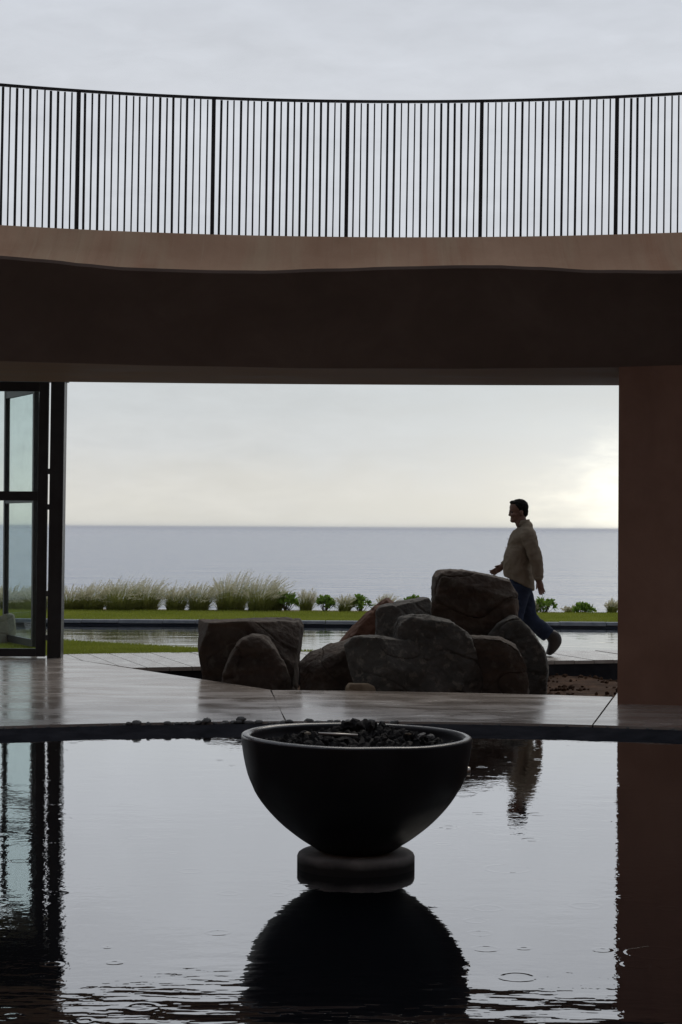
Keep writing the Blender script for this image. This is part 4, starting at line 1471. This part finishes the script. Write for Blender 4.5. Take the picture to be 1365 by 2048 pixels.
    # tail hanging lower at the back/near side
    for sh, el, wr in ((shN, elN, wrN), (shF, elF, wrF)):
        limb(bm, dense([(sh + Vector((0, (.05 if sh.y < PY else -.05), .018)), .085, .075), (sh + Vector((0, 0, -.03)), .083, .08), ((sh + el) / 2, .078, .075), (el, .068, .066), (el * .55 + wr * .45, .062, .06), (el * .08 + wr * .92, .05, .05)], 4), 20)
    def folds(c):
        q = c - Vector((0, 0, 1))
        f = .013 * noise.noise(Vector((q.x * 9 - q.z * 6, q.y * 5, q.z * 8 + q.x * 5)))
        f += .007 * (1 - 2 * abs(noise.noise(Vector((q.x * 14 - q.z * 8, q.y * 10, q.z * 13 + q.x * 10)))))
        return f
    shirt = finish('shirt', bm, .008, 2, M['shirt'], folds)
    bm = bmesh.new()
    limb(bm, [(P(1048.5, 1051), .078, .09), (P(1047, 1040), .070, .074)], 24)
    fs = [f for f in bm.faces if len(f.verts) > 4]
    bmesh.ops.delete(bm, geom=fs, context='FACES_ONLY')
    bmesh.ops.solidify(bm, geom=bm.faces[:], thickness=.005)
    bmesh.ops.transform(bm, matrix=inv, verts=bm.verts)
    from_bm('collar', bm, M['shirt'], shirt, smooth=True)
    # cuffs
    for el, wr in ((elN, wrN), (elF, wrF)):
        bm = bmesh.new()
        d = (wr - el).normalized()
        limb(bm, [(wr - d * .055, .051, .052), (wr - d * .03, .049, .051), (wr - d * .006, .047, .049)], 20)
        bmesh.ops.transform(bm, matrix=inv, verts=bm.verts)
        from_bm('cuff', bm, M['shirt'], shirt, smooth=True)
    # buttons down the front
    for px, py in ((1017.5, 1078), (1013, 1095), (1010, 1112), (1010, 1130)):
        bm = bmesh.new()
        ball(bm, P(px - 1, py, 0), .006, .007, .007)
        bmesh.ops.transform(bm, matrix=inv, verts=bm.verts)
        from_bm('button', bm, M['button'], shirt)

    # -- trousers
    bm = bmesh.new()
    limb(bm, dense([(P(1042, 1150), .125, .165), (P(1042, 1165), .132, .17), (P(1042, 1180), .128, .165), (P(1042, 1192), .10, .13)]), 24)
    for hp, kn, an in ((hipN, kneeN, ankN), (hipF, kneeF, ankF)):
        limb(bm, dense([(hp, .122, .10), (hp * .55 + kn * .45, .112, .095), (kn, .094, .082), (kn * .5 + an * .5, .090, .08), (kn * .12 + an * .88, .085, .076)], 4), 20)
    def jf(c):
        return .006 * noise.noise(Vector((c.x * 10, c.y * 8, c.z * 22))) + .004 * noise.noise(Vector((c.x * 25 + c.z * 12, c.y * 15, c.z * 35)))
    finish('trousers', bm, .009, 2, M['jeans'], jf)

    # -- boots
    bm = bmesh.new()
    limb(bm, dense([(ankN + Vector((0, 0, .06)), .056, .052), (ankN, .056, .05), (P(1002, 1303, -.09), .06, .05), (P(988, 1308, -.09), .044, .052), (P(972, 1310.5, -.09), .032, .05), (P(960, 1311.5, -.09), .024, .036)], 3), 18)
    for v_ in bm.verts: v_.co.z = max(v_.co.z, .002)
    finish('boot', bm, .008, 2, M['boot'])
    bm = bmesh.new()
    limb(bm, dense([(ankF + Vector((-.03, 0, .045)), .06, .054), (ankF + Vector((.025, 0, .005)), .080, .054), (P(1112, 1284, .09), .078, .056), (P(1107, 1297, .09), .058, .056), (P(1101, 1306, .09), .040, .05), (P(1098, 1311, .09), .026, .038)], 3), 18)
    for v_ in bm.verts: v_.co.z = max(v_.co.z, .002)
    finish('boot', bm, .008, 2, M['boot'])
person()
